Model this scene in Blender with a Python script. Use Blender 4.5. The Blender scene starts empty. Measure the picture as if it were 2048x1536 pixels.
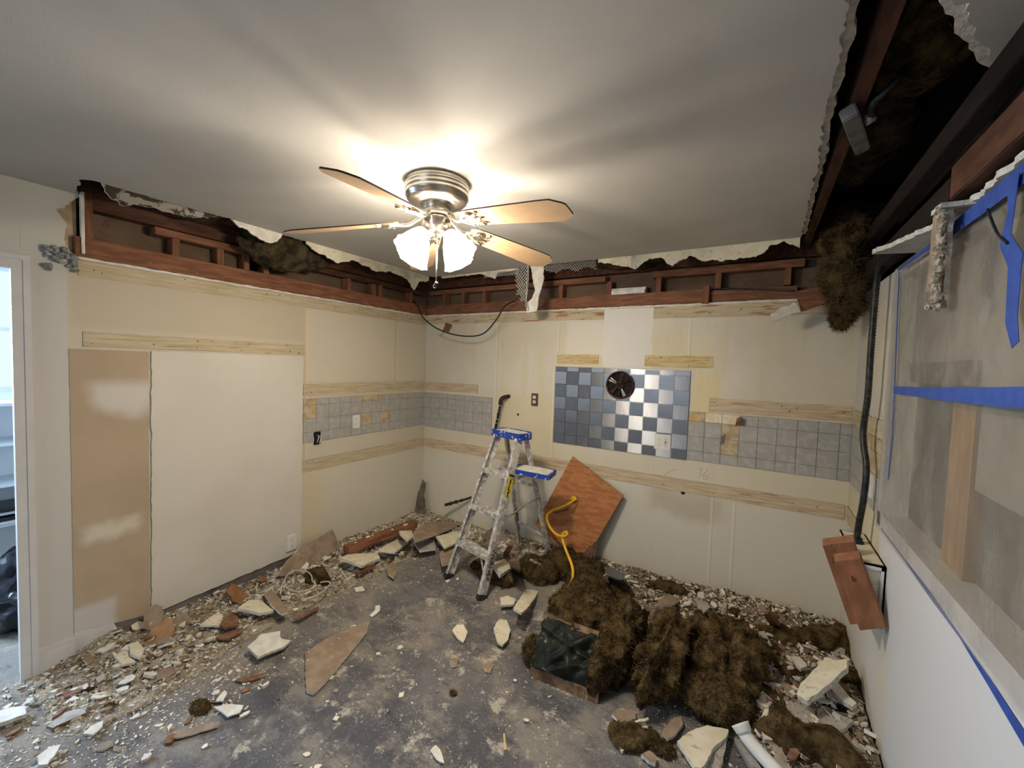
import bpy, bmesh, math, random
from mathutils import Vector, Matrix, noise
SC = bpy.context.scene
COL = SC.collection
random.seed(7)

# ------------------------------------------------------------------ camera, world, light, exposure
# room frame: corner of left and back wall = origin, +X along the back wall, back wall y = 0, room towards -Y
FPX = 822.0
RCAM = Matrix(((0.8553331384939271, -0.05204739772360407, 0.5154573605879824),
               (0.5170775275043508, 0.02394797834632615, -0.8556034857824689),
               (0.032187773208406746, 0.9983574323474158, 0.047396039207504514)))
CPOS = Vector((3.04048516, -3.2569079, 1.64101668))
cam = bpy.data.cameras.new('camera')
cam.sensor_width = 36.0
cam.lens = FPX / 2048 * 36.0
cam.clip_start = 0.05
camo = bpy.data.objects.new('camera', cam)
camo.matrix_world = Matrix.Translation(CPOS) @ RCAM.to_4x4()
COL.objects.link(camo)
SC.camera = camo
SC.view_settings.view_transform = 'Standard'
SC.view_settings.look = 'None'
SC.view_settings.gamma = 1.0
SC.view_settings.use_curve_mapping = False
SC.view_settings.exposure = 0.72
w = bpy.data.worlds.new('daylight')
SC.world = w
w.use_nodes = True
w.node_tree.nodes['Background'].inputs[0].default_value = (0.42, 0.68, 1.0, 1)
w.node_tree.nodes['Background'].inputs[1].default_value = 1.2
W = 3.55      # room width
H = 2.44      # ceiling height
FC = (1.763, -1.836)   # fan centre

def area_light(name, loc, target, sx, sy, power, color):
    l = bpy.data.lights.new(name, 'AREA')
    l.shape = 'RECTANGLE'; l.size = sx; l.size_y = sy; l.energy = power; l.color = color
    o = bpy.data.objects.new(name, l); COL.objects.link(o)
    o.location = loc
    o.rotation_euler = (Vector(target) - Vector(loc)).to_track_quat('-Z', 'Y').to_euler()
    return o
# daylight through the window of the next room; weak fill light added behind the camera
area_light('daylight_next_room', (-2.12, -3.85, 1.6), (-0.1, -3.1, .9), .9, 1.3, 115, (0.55, 0.74, 1.0))
area_light('added_rear_fill', (1.2, -6.35, 1.5), (1.3, -2.5, 0.6), 1.5, 1.2, 9, (0.86, 0.91, 1.0))

# ------------------------------------------------------------------ helpers
def hitp(px, py, p0, n):
    r = RCAM @ Vector((px - 1024.0, -(py - 768.0), -FPX))
    p0 = Vector(p0); n = Vector(n)
    return CPOS + r * ((p0 - CPOS).dot(n) / r.dot(n))
def hit(px, py, ax, v):
    n = [0, 0, 0]; n[ax] = 1; p = [0, 0, 0]; p[ax] = v
    return hitp(px, py, p, n)

def link(name, me, m=None, parent=None):
    o = bpy.data.objects.new(name, me)
    COL.objects.link(o)
    if m is not None:
        for x in (m if isinstance(m, (list, tuple)) else [m]):
            me.materials.append(x)
    if parent is not None:
        o.parent = parent
    return o
def obj(name, bm, m=None, parent=None, smooth=False):
    bmesh.ops.recalc_face_normals(bm, faces=bm.faces)
    me = bpy.data.meshes.new(name)
    bm.to_mesh(me); bm.free()
    if smooth:
        for p in me.polygons: p.use_smooth = True
    return link(name, me, m, parent)
def struct(name, bm, m, parent=None, smooth=False):
    o = obj(name, bm, m, parent, smooth)
    if parent is None: o['kind'] = 'structure'
    return o
def tag(o, label=None, cat=None, group=None, kind=None):
    if label: o['label'] = label
    if cat: o['category'] = cat
    if group: o['group'] = group
    if kind: o['kind'] = kind
    return o
def thing(name, label, cat, loc=(0, 0, 0), group=None):
    o = bpy.data.objects.new(name, None); COL.objects.link(o)
    o.empty_display_size = 0.05
    o.location = (0, 0, 0)
    return tag(o, label, cat, group)

def bx(bm, x0, x1, y0, y1, z0, z1, mi=0):
    v = [bm.verts.new(p) for p in ((x0, y0, z0), (x1, y0, z0), (x1, y1, z0), (x0, y1, z0),
                                    (x0, y0, z1), (x1, y0, z1), (x1, y1, z1), (x0, y1, z1))]
    for f in ((0, 3, 2, 1), (4, 5, 6, 7), (0, 1, 5, 4), (1, 2, 6, 5), (2, 3, 7, 6), (3, 0, 4, 7)):
        fc = bm.faces.new([v[i] for i in f]); fc.material_index = mi
    return v
def box(x0, x1, y0, y1, z0, z1, bev=0.0):
    bm = bmesh.new(); bx(bm, x0, x1, y0, y1, z0, z1)
    if bev: bmesh.ops.bevel(bm, geom=bm.edges[:], offset=bev, segments=2, affect='EDGES')
    return bm
def beam(bm, p0, p1, side, w_, t_, mi=0, off=(0, 0)):
    """box from p0 to p1; w_ along side direction, t_ along the third one"""
    p0 = Vector(p0); p1 = Vector(p1); d = (p1 - p0).normalized()
    s = Vector(side); s = (s - d * s.dot(d)).normalized(); n = d.cross(s)
    vs = []
    for p in (p0, p1):
        for a, b in ((-.5, -.5), (.5, -.5), (.5, .5), (-.5, .5)):
            vs.append(bm.verts.new(p + s * (a * w_ + off[0]) + n * (b * t_ + off[1])))
    for f in ((0, 3, 2, 1), (4, 5, 6, 7), (0, 1, 5, 4), (1, 2, 6, 5), (2, 3, 7, 6), (3, 0, 4, 7)):
        bm.faces.new([vs[i] for i in f]).material_index = mi
def tube(bm, pts, r, seg=8, mi=0, rib=0.0, cap=True):
    pts = [Vector(p) for p in pts]
    rings = []
    up = Vector((0.13, 0.27, 0.95))
    for i, p in enumerate(pts):
        a = pts[max(i - 1, 0)]; b = pts[min(i + 1, len(pts) - 1)]
        d = (b - a).normalized()
        s = up - d * up.dot(d)
        if s.length < 1e-3: s = Vector((1, 0, 0)) - d * d.x
        s.normalize(); n = d.cross(s); up = s
        rr = (r[i] if isinstance(r, (list, tuple)) else r) * (1 + (rib if i % 2 else -rib))
        rings.append([bm.verts.new(p + (s * math.cos(t) + n * math.sin(t)) * rr)
                      for t in [2 * math.pi * k / seg for k in range(seg)]])
    for i in range(len(rings) - 1):
        for k in range(seg):
            f = bm.faces.new((rings[i][k], rings[i][(k + 1) % seg], rings[i + 1][(k + 1) % seg], rings[i + 1][k]))
            f.material_index = mi; f.smooth = True
    if cap:
        bm.faces.new(rings[0][::-1]).material_index = mi
        bm.faces.new(rings[-1]).material_index = mi
def spline(pts, n=10):
    pts = [Vector(p) for p in pts]; out = []
    for i in range(len(pts) - 1):
        p0 = pts[max(i - 1, 0)]; p1 = pts[i]; p2 = pts[i + 1]; p3 = pts[min(i + 2, len(pts) - 1)]
        for k in range(n):
            t = k / n
            out.append(0.5 * ((2 * p1) + (p2 - p0) * t + (2 * p0 - 5 * p1 + 4 * p2 - p3) * t * t + (3 * p1 - p0 - 3 * p2 + p3) * t ** 3))
    out.append(pts[-1])
    return out
def lathe(bm, prof, M=None, seg=40, mi=0, flute=None):
    M = M or Matrix.Identity(4)
    rings = []
    for (r, z) in prof:
        ring = []
        for k in range(seg):
            a = 2 * math.pi * k / seg
            rr = r if flute is None else r * flute(a, z)
            ring.append(bm.verts.new(M @ Vector((rr * math.cos(a), rr * math.sin(a), z))))
        rings.append(ring)
    for i in range(len(rings) - 1):
        for k in range(seg):
            f = bm.faces.new((rings[i][k], rings[i][(k + 1) % seg], rings[i + 1][(k + 1) % seg], rings[i + 1][k]))
            f.smooth = True; f.material_index = mi
    return rings
def ragged(pts, amp, step=0.02, seed=0, closed=True):
    out = []; n = len(pts); rnd = random.Random(seed)
    for i in range(n if closed else n - 1):
        a = Vector(pts[i]); b = Vector(pts[(i + 1) % n]); d = b - a; L = d.length
        k = max(1, int(L / step)); 
        for j in range(k):
            p = a + d * (j / k)
            if j or amp < 0: pass
            off = Vector([noise.noise(Vector((p.x * 23 + seed * 3.1, p.y * 23, p.z * 23 + q * 7.7))) +
                          0.6 * noise.noise(Vector((p.x * 70 + seed, p.y * 70, p.z * 70 + q * 5.1))) for q in range(3)])
            nrm = off - d.normalized() * off.dot(d.normalized()) if L > 0 else off
            out.append(p + nrm * abs(amp) * 1.4)
    if not closed: out.append(Vector(pts[-1]))
    return out
def prism(bm, pts, vec, top=0, side=1, bot=0):
    """polygon (list of 3D points) extruded by vec; pts is the far/top side"""
    vec = Vector(vec)
    if len(pts) > 4:      # keep the face flat
        c = sum((Vector(p) for p in pts), Vector()) / len(pts); n = Vector()
        for i in range(len(pts)): n += (Vector(pts[i]) - c).cross(Vector(pts[(i + 1) % len(pts)]) - c)
        n.normalize(); pts = [Vector(p) - n * (Vector(p) - c).dot(n) for p in pts]
    a = [bm.verts.new(p) for p in pts]; b = [bm.verts.new(Vector(p) - vec) for p in pts]
    bm.faces.new(a).material_index = top
    bm.faces.new(b[::-1]).material_index = bot
    n = len(a)
    for i in range(n):
        bm.faces.new((a[i], b[i], b[(i + 1) % n], a[(i + 1) % n])).material_index = side

# ------------------------------------------------------------------ materials
class NT:
    def __init__(s, name):
        s.m = bpy.data.materials.new(name); s.m.use_nodes = True
        s.t = s.m.node_tree; s.n = s.t.nodes; s.b = s.n['Principled BSDF']
        g = s.n.new('ShaderNodeNewGeometry'); s.pos = g.outputs['Position']
        s.sep = None
    def xyz(s):
        if s.sep is None:
            s.sep = s.n.new('ShaderNodeSeparateXYZ'); s.t.links.new(s.pos, s.sep.inputs[0])
        return s.sep.outputs
    def lk(s, a, b): s.t.links.new(a, b)
    def math(s, op, a, b=None, c=None, clamp=False):
        n = s.n.new('ShaderNodeMath'); n.operation = op; n.use_clamp = clamp
        for i, v in enumerate((a, b, c)):
            if v is None: continue
            if isinstance(v, (int, float)): n.inputs[i].default_value = v
            else: s.lk(v, n.inputs[i])
        return n.outputs[0]
    def noise(s, scale, stretch=(1, 1, 1), detail=3, rough=0.55, off=0):
        mp = s.n.new('ShaderNodeMapping'); s.lk(s.pos, mp.inputs[0])
        mp.inputs['Scale'].default_value = stretch; mp.inputs['Location'].default_value = (off, off * 1.7, off * .6)
        n = s.n.new('ShaderNodeTexNoise'); s.lk(mp.outputs[0], n.inputs['Vector'])
        n.inputs['Scale'].default_value = scale; n.inputs['Detail'].default_value = detail; n.inputs['Roughness'].default_value = rough
        return n.outputs[0]
    def ramp(s, v, lo, hi):
        n = s.n.new('ShaderNodeMapRange'); n.clamp = True; n.interpolation_type = 'SMOOTHSTEP'
        s.lk(v, n.inputs[0]); n.inputs[1].default_value = lo; n.inputs[2].default_value = hi
        return n.outputs[0]
    def mix(s, f, a, b):
        n = s.n.new('ShaderNodeMix'); n.data_type = 'RGBA'
        if isinstance(f, (int, float)): n.inputs[0].default_value = f
        else: s.lk(f, n.inputs[0])
        for i, v in ((6, a), (7, b)):
            if isinstance(v, tuple): n.inputs[i].default_value = (*v, 1) if len(v) == 3 else v
            else: s.lk(v, n.inputs[i])
        return n.outputs[2]
    def rect(s, u, v, u0, u1, v0, v1, soft=0.01, wob=0.0, wscale=6):
        """soft rectangle mask in world axes u, v (0,1,2)"""
        P = s.xyz(); a = P[u]; b = P[v]
        if wob:
            nz = s.noise(wscale, off=u0 * 3 + v0)
            d = s.math('MULTIPLY', s.math('SUBTRACT', nz, 0.5), wob * 2)
            a = s.math('ADD', a, d); b = s.math('ADD', b, d)
        m = s.ramp(a, u0 - soft, u0 + soft)
        m = s.math('MULTIPLY', m, s.ramp(a, u1 + soft, u1 - soft))
        m = s.math('MULTIPLY', m, s.ramp(b, v0 - soft, v0 + soft))
        return s.math('MULTIPLY', m, s.ramp(b, v1 + soft, v1 - soft))
    def bump(s, h, strength=0.3, dist=0.01):
        n = s.n.new('ShaderNodeBump'); n.inputs['Strength'].default_value = strength; n.inputs['Distance'].default_value = dist
        s.lk(h, n.inputs['Height']); s.lk(n.outputs[0], s.b.inputs['Normal'])
    def done(s, col, rough=0.8, spec=0.3, metal=0.0):
        if isinstance(col, tuple): s.b.inputs['Base Color'].default_value = (*col, 1)
        else: s.lk(col, s.b.inputs['Base Color'])
        s.b.inputs['Roughness'].default_value = rough
        s.b.inputs['Specular IOR Level'].default_value = spec
        s.b.inputs['Metallic'].default_value = metal
        return s.m
def simple(name, c1, c2, scale=12, rough=0.8, lo=.35, hi=.65, stretch=(1, 1, 1), bump=0.0, bscale=60, spec=.3, metal=0.0, c3=None, s3=60, lo3=.6, hi3=.66, bdist=.004):
    t = NT(name)
    c = t.mix(t.ramp(t.noise(scale, stretch), lo, hi), c1, c2)
    if c3: c = t.mix(t.ramp(t.noise(s3, stretch, off=5), lo3, hi3), c, c3)
    if bump: t.bump(t.noise(bscale, stretch, 4), bump, bdist)
    return t.done(c, rough, spec, metal)

M = {}
M['ceiling'] = simple('ceiling_paint', (.45, .435, .40), (.48, .465, .43), 3, .75, bump=.25, bscale=220, bdist=.002)
M['plaster'] = simple('white_plaster', (.66, .62, .54), (.80, .77, .70), 20, .9, bump=.5, bscale=90)
M['gypsum'] = simple('gypsum_edge', (.50, .47, .41), (.68, .65, .58), 60, .95, bump=.8, bscale=120)
M['cream'] = simple('cream_painted_face', (.72, .65, .47), (.80, .75, .60), 14, .6, bump=.15, c3=(.55, .47, .33), s3=30)
M['tanpaper'] = simple('tan_paper_face', (.25, .18, .125), (.34, .26, .185), 14, .9, bump=.3, c3=(.60, .54, .45), s3=40, lo3=.66, hi3=.72)
M['greyslab'] = simple('grey_plaster_face', (.36, .33, .29), (.48, .45, .41), 25, .95, bump=.7, bscale=150, c3=(.2, .17, .14), s3=70)
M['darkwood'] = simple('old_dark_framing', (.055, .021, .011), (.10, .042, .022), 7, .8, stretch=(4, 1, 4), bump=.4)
M['blockwood'] = simple('worn_red_brown_block', (.15, .060, .028), (.22, .095, .048), 16, .8, stretch=(1, 1, .3), bump=.3, c3=(.06, .025, .012), s3=20)
M['strip_block'] = simple('block_wood_lit_top', (.24, .105, .05), (.33, .15, .08), 16, .8, bump=.2)  # lighter copy of the block wood, painting the top faces as lit
M['blackwood'] = simple('near_black_framing', (.008, .005, .004), (.016, .009, .006), 7, .9, stretch=(4, 1, 4), bump=.4)  # near-black framing, far darker than the other wood
M['redwood'] = simple('red_brown_framing', (.15, .062, .032), (.25, .112, .058), 6, .75, stretch=(1, 8, 8), bump=.3, bscale=40, c3=(.55, .42, .30), s3=28, lo3=.69, hi3=.74)
M['redwoody'] = simple('red_brown_framing_lengthwise', (.16, .064, .032), (.26, .112, .058), 6, .75, stretch=(8, 1, 8), bump=.3, bscale=40, c3=(.52, .38, .27), s3=22, lo3=.68, hi3=.74)
M['redwoodz'] = simple('red_brown_stud', (.16, .070, .036), (.25, .115, .060), 6, .8, stretch=(8, 8, 1), bump=.3)
M['chipwood'] = simple('splintered_wood', (.16, .08, .045), (.26, .15, .09), 25, .85, bump=.5, c3=(.12, .05, .02), s3=35)
M['backboard'] = simple('brown_drywall_back', (.115, .075, .048), (.155, .105, .068), 5, .9, c3=(.11, .07, .045), s3=9)
M['strip_b'] = simple('pale_ground_board', (.50, .38, .24), (.64, .54, .38), 9, .8, stretch=(.6, 5, 9), bump=.35, bscale=30, c3=(.36, .22, .11), s3=9, lo3=.6, hi3=.72)
M['strip_l'] = simple('pale_ground_board_left', (.48, .39, .25), (.60, .52, .36), 9, .8, stretch=(5, .6, 9), bump=.35, bscale=30, c3=(.34, .24, .13), s3=9, lo3=.62, hi3=.74)
M['strip_y'] = simple('yellowed_ground_board', (.55, .40, .17), (.66, .55, .33), 9, .8, stretch=(.6, 5, 9), bump=.3, bscale=30, c3=(.42, .26, .12), s3=9)
M['strip_r'] = simple('stained_ground_board', (.50, .42, .30), (.62, .52, .33), 8, .8, stretch=(.8, .8, 8), bump=.4, bscale=30, c3=(.36, .17, .09), s3=7, lo3=.56, hi3=.64)
M['steel'] = simple('brushed_nickel', (.42, .39, .35), (.50, .47, .43), 30, .28, stretch=(1, 1, 20), metal=1.0)
M['brass'] = simple('worn_nickel', (.55, .50, .42), (.62, .57, .48), 30, .3, metal=1.0)
M['black'] = simple('black_plastic', (.012, .012, .014), (.03, .03, .033), 20, .45)
M['blackpipe'] = simple('black_iron', (.012, .012, .012), (.035, .03, .026), 40, .5, bump=.3)
M['conduit'] = simple('dark_flex_conduit', (.018, .018, .016), (.05, .05, .045), 40, .4, metal=.3)
M['alu'] = simple('paint_spattered_aluminium', (.40, .385, .36), (.52, .51, .48), 18, .5, metal=.6, c3=(.76, .73, .68), s3=30, lo3=.50, hi3=.56, bump=.2)
M['alu'].node_tree.nodes['Principled BSDF'].inputs['Metallic'].default_value = .35
M['blue'] = simple('blue_plastic', (.010, .045, .30), (.014, .06, .36), 10, .4, c3=(.65, .66, .70), s3=34, lo3=.60, hi3=.64)
M['bluetape'] = simple('blue_masking_tape', (.025, .06, .26), (.035, .08, .32), 20, .6)
M['yellow'] = simple('yellow_gas_hose', (.80, .44, .02), (.88, .55, .05), 20, .4)
M['yellowlabel'] = simple('yellow_sticker', (.72, .55, .03), (.8, .65, .06), 20, .5)
M['ply'] = simple('plywood_face', (.36, .135, .045), (.48, .21, .08), 5, .6, bump=.2, stretch=(2.2, 1, 7.5), c3=(.22, .07, .02), s3=14, lo3=.6, hi3=.7)
M['white'] = simple('white_plastic', (.74, .72, .67), (.80, .78, .74), 10, .4)
M['pvc'] = simple('dirty_white_pipe', (.74, .72, .66), (.82, .80, .76), 10, .4, c3=(.45, .33, .2), s3=12, lo3=.66, hi3=.76)
M['brownplate'] = simple('brown_plate', (.09, .05, .03), (.12, .07, .04), 10, .5)
M['galv'] = simple('galvanised_steel', (.38, .38, .36), (.52, .52, .50), 20, .5, metal=.5)
M['lath'] = simple('plaster_crusted_lath', (.42, .40, .36), (.62, .60, .55), 80, .8)
M['wire'] = simple('off_white_cable', (.52, .45, .34), (.62, .56, .45), 20, .6)
M['trim'] = simple('white_trim_paint', (.62, .61, .60), (.66, .65, .64), 10, .45)
M['insul'] = simple('brown_mineral_wool', (.026, .017, .007), (.140, .094, .041), 16, 1.0, lo=.3, hi=.7, bump=1.0, bscale=90, spec=.05, c3=(.03, .017, .008), s3=9, lo3=.56, hi3=.68, bdist=.012)
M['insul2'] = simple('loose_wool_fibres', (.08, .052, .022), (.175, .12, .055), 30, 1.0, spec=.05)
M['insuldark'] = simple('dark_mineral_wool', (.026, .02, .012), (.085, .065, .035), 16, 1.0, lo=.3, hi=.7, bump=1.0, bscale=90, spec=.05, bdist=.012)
M['facing'] = simple('black_green_kraft_facing', (.030, .034, .027), (.070, .078, .062), 7, .3, bump=.3, bscale=25, c3=(.085, .065, .035), s3=10, lo3=.62, hi3=.7)
M['facingedge'] = simple('brown_paper_flange', (.10, .055, .028), (.22, .14, .08), 22, .7, bump=.5, c3=(.4, .3, .2), s3=24)
M['greytile'] = simple('grey_patterned_tile', (.385, .375, .345), (.42, .41, .38), 4, .45, c3=(.46, .45, .42), s3=22, lo3=.52, hi3=.58, bump=.2, bscale=30)
M['orangepatch'] = simple('torn_tan_paper', (.40, .30, .19), (.58, .48, .32), 14, .85, c3=(.58, .38, .13), s3=11, lo3=.58, hi3=.65)
M['creampatch'] = simple('cream_plaster_patch', (.70, .62, .44), (.78, .72, .56), 14, .85, c3=(.5, .38, .24), s3=18)
M['dark'] = simple('dark_void', (.008, .007, .006), (.015, .012, .01), 10, .9)
M['unlit_underside'] = simple('unlit_grey_underside', (.40, .40, .38), (.46, .46, .44), 10, .8)  # grey puts the unlit look of the soffit underside into the colour
M['bag'] = simple('black_bag', (.008, .009, .012), (.02, .022, .028), 12, .25, bump=.5, bscale=14)
M['nextwall'] = simple('white_next_room', (.70, .74, .78), (.74, .78, .82), 4, .7)

# back wall paint: cream with yellow smoke stains, lighter plaster patch, scuffs and seams
def seam(t, ax, x, w_=0.004, lo=None, hi=None, zz=2):
    P = t.xyz(); d = t.math('ABSOLUTE', t.math('SUBTRACT', P[ax], x))
    m = t.ramp(d, w_ * 1.6, w_ * .6)
    if lo is not None:
        m = t.math('MULTIPLY', m, t.ramp(P[zz], lo - .01, lo + .01)); m = t.math('MULTIPLY', m, t.ramp(P[zz], hi + .01, hi - .01))
    return m
t = NT('cream_wall_back')
c = t.mix(t.ramp(t.noise(1.7, detail=4), .35, .68), (.64, .585, .45), (.69, .65, .55))
c = t.mix(t.math('MULTIPLY', t.ramp(t.noise(4, (3.5, 1, .35), off=3), .5, .72), .55), c, (.65, .56, .36))
c = t.mix(t.math('MULTIPLY', t.rect(0, 2, 0, 3.6, .1, .735, .03), .75), c, (.66, .63, .54))
c = t.mix(t.math('MULTIPLY', t.rect(0, 2, 0, 3.6, .735, .99, .012), .5), c, (.68, .62, .47))
c = t.mix(t.math('MULTIPLY', t.rect(0, 2, .90, 1.52, .80, 1.37, .02, .02), .75), c, (.67, .59, .40))
c = t.mix(t.math('MULTIPLY', t.rect(0, 2, 2.64, 2.80, 1.27, 1.62, .03, .04), .6), c, (.72, .60, .27))
c = t.mix(t.math('MULTIPLY', t.rect(0, 2, 1.55, 2.75, 1.60, 1.9, .06, .06), .35), c, (.74, .64, .36))
c = t.mix(t.rect(0, 2, 1.93, 2.32, 1.64, 2.14, .008, .035, 9), c, (.74, .71, .66))
c = t.mix(t.math('MULTIPLY', t.rect(0, 2, 1.60, 1.95, 1.74, 2.02, .03, .04), .7), c, (.75, .72, .64))
c = t.mix(t.math('MULTIPLY', t.rect(0, 2, 2.35, 2.85, .55, .74, .07, .12), .55), c, (.42, .36, .24))
c = t.mix(t.math('MULTIPLY', t.ramp(t.noise(7, off=9), .66, .8), .35), c, (.45, .36, .22))
c = t.mix(t.math('MULTIPLY', t.ramp(t.noise(60, (1, 1, .05), off=2), .64, .72), .25), c, (.5, .4, .2))
for x, lo, hi in ((.895, 1.32, 2.1), (1.53, 1.76, 2.02), (2.58, 1.66, 2.1), (2.79, .1, .73), (2.93, .1, .73), (1.50, .80, 1.6)):
    c = t.mix(t.math('MULTIPLY', seam(t, 0, x, .006, lo, hi), .45), c, (.80, .76, .62))
    c = t.mix(t.math('MULTIPLY', seam(t, 0, x + .012, .004, lo, hi), .4), c, (.50, .41, .26))
t.bump(t.noise(35, detail=5), .12, .006)
M['wall_back'] = t.done(c, .55, .35)
# left wall paint
t = NT('cream_wall_left')
c = t.mix(t.ramp(t.noise(1.9, detail=4), .35, .65), (.58, .53, .41), (.63, .58, .47))
c = t.mix(t.math('MULTIPLY', t.rect(1, 2, -1.38, .1, .05, .74, .03), .8), c, (.66, .62, .52))
c = t.mix(t.math('MULTIPLY', t.rect(1, 2, -1.38, -1.20, .05, .74, .10), .6), c, (.66, .56, .34))
c = t.mix(t.math('MULTIPLY', t.rect(1, 2, -2.62, -1.35, 1.76, 2.05, .03), .8), c, (.54, .47, .345))
c = t.mix(t.math('MULTIPLY', t.rect(1, 2, -1.35, -.02, 1.45, 2.02, .02), .55), c, (.70, .64, .50))
for y, lo, hi in ((-.42, 1.33, 2.02), (-1.35, .74, 2.02)):
    c = t.mix(t.math('MULTIPLY', seam(t, 1, y, .016, lo, hi), .55), c, (.62, .47, .25))
    c = t.mix(t.math('MULTIPLY', seam(t, 1, y + .02, .005, lo, hi), .5), c, (.76, .71, .58))
c = t.mix(t.math('MULTIPLY', t.ramp(t.noise(7, off=9), .68, .8), .3), c, (.45, .36, .22))
# beyond the kitchen run: white-grey paint by the doorway and up to the ceiling
edge = t.math('ADD', t.xyz()[1], t.math('MULTIPLY', t.math('SUBTRACT', t.noise(9), .5), .02))
c = t.mix(t.ramp(edge, -2.622, -2.630), c, (.60, .58, .55))
c = t.mix(t.math('MULTIPLY', t.ramp(edge, -2.622, -2.630), t.math('MULTIPLY', t.ramp(t.xyz()[2], 2.02, 2.2), .6)), c, (.60, .58, .47))
t.bump(t.noise(35, detail=5), .12, .006)
M['wall_left'] = t.done(c, .6, .3)
# right wall paint
t = NT('cream_wall_right')
c = t.mix(t.ramp(t.noise(2, detail=4), .35, .65), (.62, .57, .44), (.66, .62, .50))
c = t.mix(t.ramp(t.noise(2.5, detail=5, off=3), .42, .55), c, (.62, .60, .56))
wb = t.math('MULTIPLY', t.ramp(t.xyz()[1], -.55, -.95), t.ramp(t.xyz()[2], 1.1, .95))
c = t.mix(t.math('MULTIPLY', wb, .85), c, (.60, .60, .59))
c = t.mix(t.math('MULTIPLY', t.rect(1, 2, -1.05, -.88, 0, .55, .04, .04), .45), c, (.62, .56, .36))
c = t.mix(t.math('MULTIPLY', t.rect(1, 2, -.78, 0, .79, .98, .02), .6), c, (.66, .58, .36))
t.bump(t.noise(25, detail=5), .15, .006)
M['wall_right'] = t.done(c, .55, .35)
t = NT('far_room_wall'); M['wall_far'] = t.done((.55, .52, .46), .8)
# tan drywall with joint-compound smears
t = NT('tan_drywall_paper')
c = t.mix(t.ramp(t.noise(3), .35, .65), (.44, .35, .245), (.48, .385, .275))
P = t.xyz()
dy = t.math('SUBTRACT', P[1], -2.39); dz = t.math('SUBTRACT', P[2], 1.49)
rr = t.math('SQRT', t.math('ADD', t.math('POWER', dy, 2.0), t.math('MULTIPLY', t.math('POWER', dz, 2.0), .8)))
rr = t.math('ADD', rr, t.math('MULTIPLY', t.math('SUBTRACT', t.noise(5), .5), .12))
fan_ = t.math('MULTIPLY', t.ramp(rr, .21, .13), t.ramp(P[2], 1.51, 1.43))
c = t.mix(t.math('MULTIPLY', fan_, .85), c, (.66, .64, .60))
c = t.mix(t.math('MULTIPLY', t.rect(1, 2, -2.58, -2.36, .61, .70, .03, .05, 9), .9), c, (.66, .61, .50))
c = t.mix(t.math('MULTIPLY', t.rect(1, 2, -2.70, -2.46, .0, .27, .02, .03, 5), .95), c, (.60, .57, .54))
t.bump(t.noise(60), .1, .003)
M['tandrywall'] = t.done(c, .9, .2)
# skim-coated panel
t = NT('skim_coated_panel')
c = t.mix(t.ramp(t.noise(2.2, detail=4), .35, .65), (.66, .62, .545), (.69, .655, .585))
t.bump(t.noise(14, detail=6), .22, .006)
M['skim'] = t.done(c, .85, .2)
# floor: slate grey subfloor under plaster dust, with dirt streaks
t = NT('dusty_grey_floor')
c = t.mix(t.ramp(t.noise(2.2, detail=5), .35, .65), (.080, .078, .085), (.140, .134, .138))
c = t.mix(t.math('MULTIPLY', t.ramp(t.noise(5, (1, .35, 1), 5, .7, 4), .50, .68), .45), c, (.06, .06, .07))
P = t.xyz()
c = t.mix(t.math('MULTIPLY', t.ramp(t.noise(3.5, detail=7, rough=.7, off=8), .45, .60), .72), c, (.27, .24, .20))
c = t.mix(t.math('MULTIPLY', t.ramp(t.noise(8, detail=8, rough=.75, off=2), .56, .64), .8), c, (.52, .47, .38))
nearwall = t.math('MAXIMUM', t.ramp(P[0], 1.1, .35), t.ramp(P[1], -.95, -.4))
c = t.mix(t.math('MULTIPLY', nearwall, .6), c, (.34, .29, .22))
clus = t.ramp(t.noise(4.5, detail=5, rough=.7, off=12), .40, .62)
c = t.mix(t.math('MULTIPLY', t.ramp(t.noise(120, detail=5, off=6), .56, .68), t.math('MULTIPLY', clus, .7)), c, (.55, .50, .41))
c = t.mix(t.math('MULTIPLY', t.ramp(t.noise(28, detail=9, rough=.8, off=16), .56, .68), t.math('MULTIPLY_ADD', clus, .55, .12)), c, (.56, .51, .42))
c = t.mix(t.math('MULTIPLY', t.ramp(t.noise(6, (1, 2.6, 1), 6, .75, 21), .52, .66), .5), c, (.045, .043, .05))
t.bump(t.noise(60, detail=6), .5, .006)
M['floor'] = t.done(c, .8, .3)
t = NT('plaster_dust_and_dirt')
c = t.mix(t.ramp(t.noise(14, detail=6, rough=.7), .40, .60), (.24, .185, .12), (.46, .40, .29))
c = t.mix(t.ramp(t.noise(60, detail=5, off=3), .56, .63), c, (.60, .54, .42))
c = t.mix(t.ramp(t.noise(9, detail=5, off=7), .58, .70), c, (.10, .065, .03))
rt = t.math('MULTIPLY', t.ramp(t.xyz()[0], 1.6, 2.2), .6)
c = t.mix(rt, c, (.13, .085, .05))
t.bump(t.noise(70, detail=6), 1.0, .015)
M['rubble'] = t.done(c, .95, .1)
# brushed metal tiles, two brushing directions
def brushed(name, rot, stretch, c1):
    t = NT(name)
    c = t.mix(t.ramp(t.noise(9, stretch, 4), .3, .7), c1, tuple(min(1, v * 1.22) for v in c1))
    tg = t.n.new('ShaderNodeTangent'); tg.direction_type = 'UV_MAP'
    t.lk(tg.outputs[0], t.b.inputs['Tangent'])
    t.b.inputs['Anisotropic'].default_value = .92
    t.b.inputs['Anisotropic Rotation'].default_value = rot
    return t.done(c, .40, .5, 1.0)
M['brush_a'] = brushed('brushed_steel_one_way', 0.0, (1, 1, 16), (.36, .36, .365))
M['brush_b'] = brushed('brushed_steel_other_way', 0.25, (16, 1, 1), (.33, .33, .335))
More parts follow.
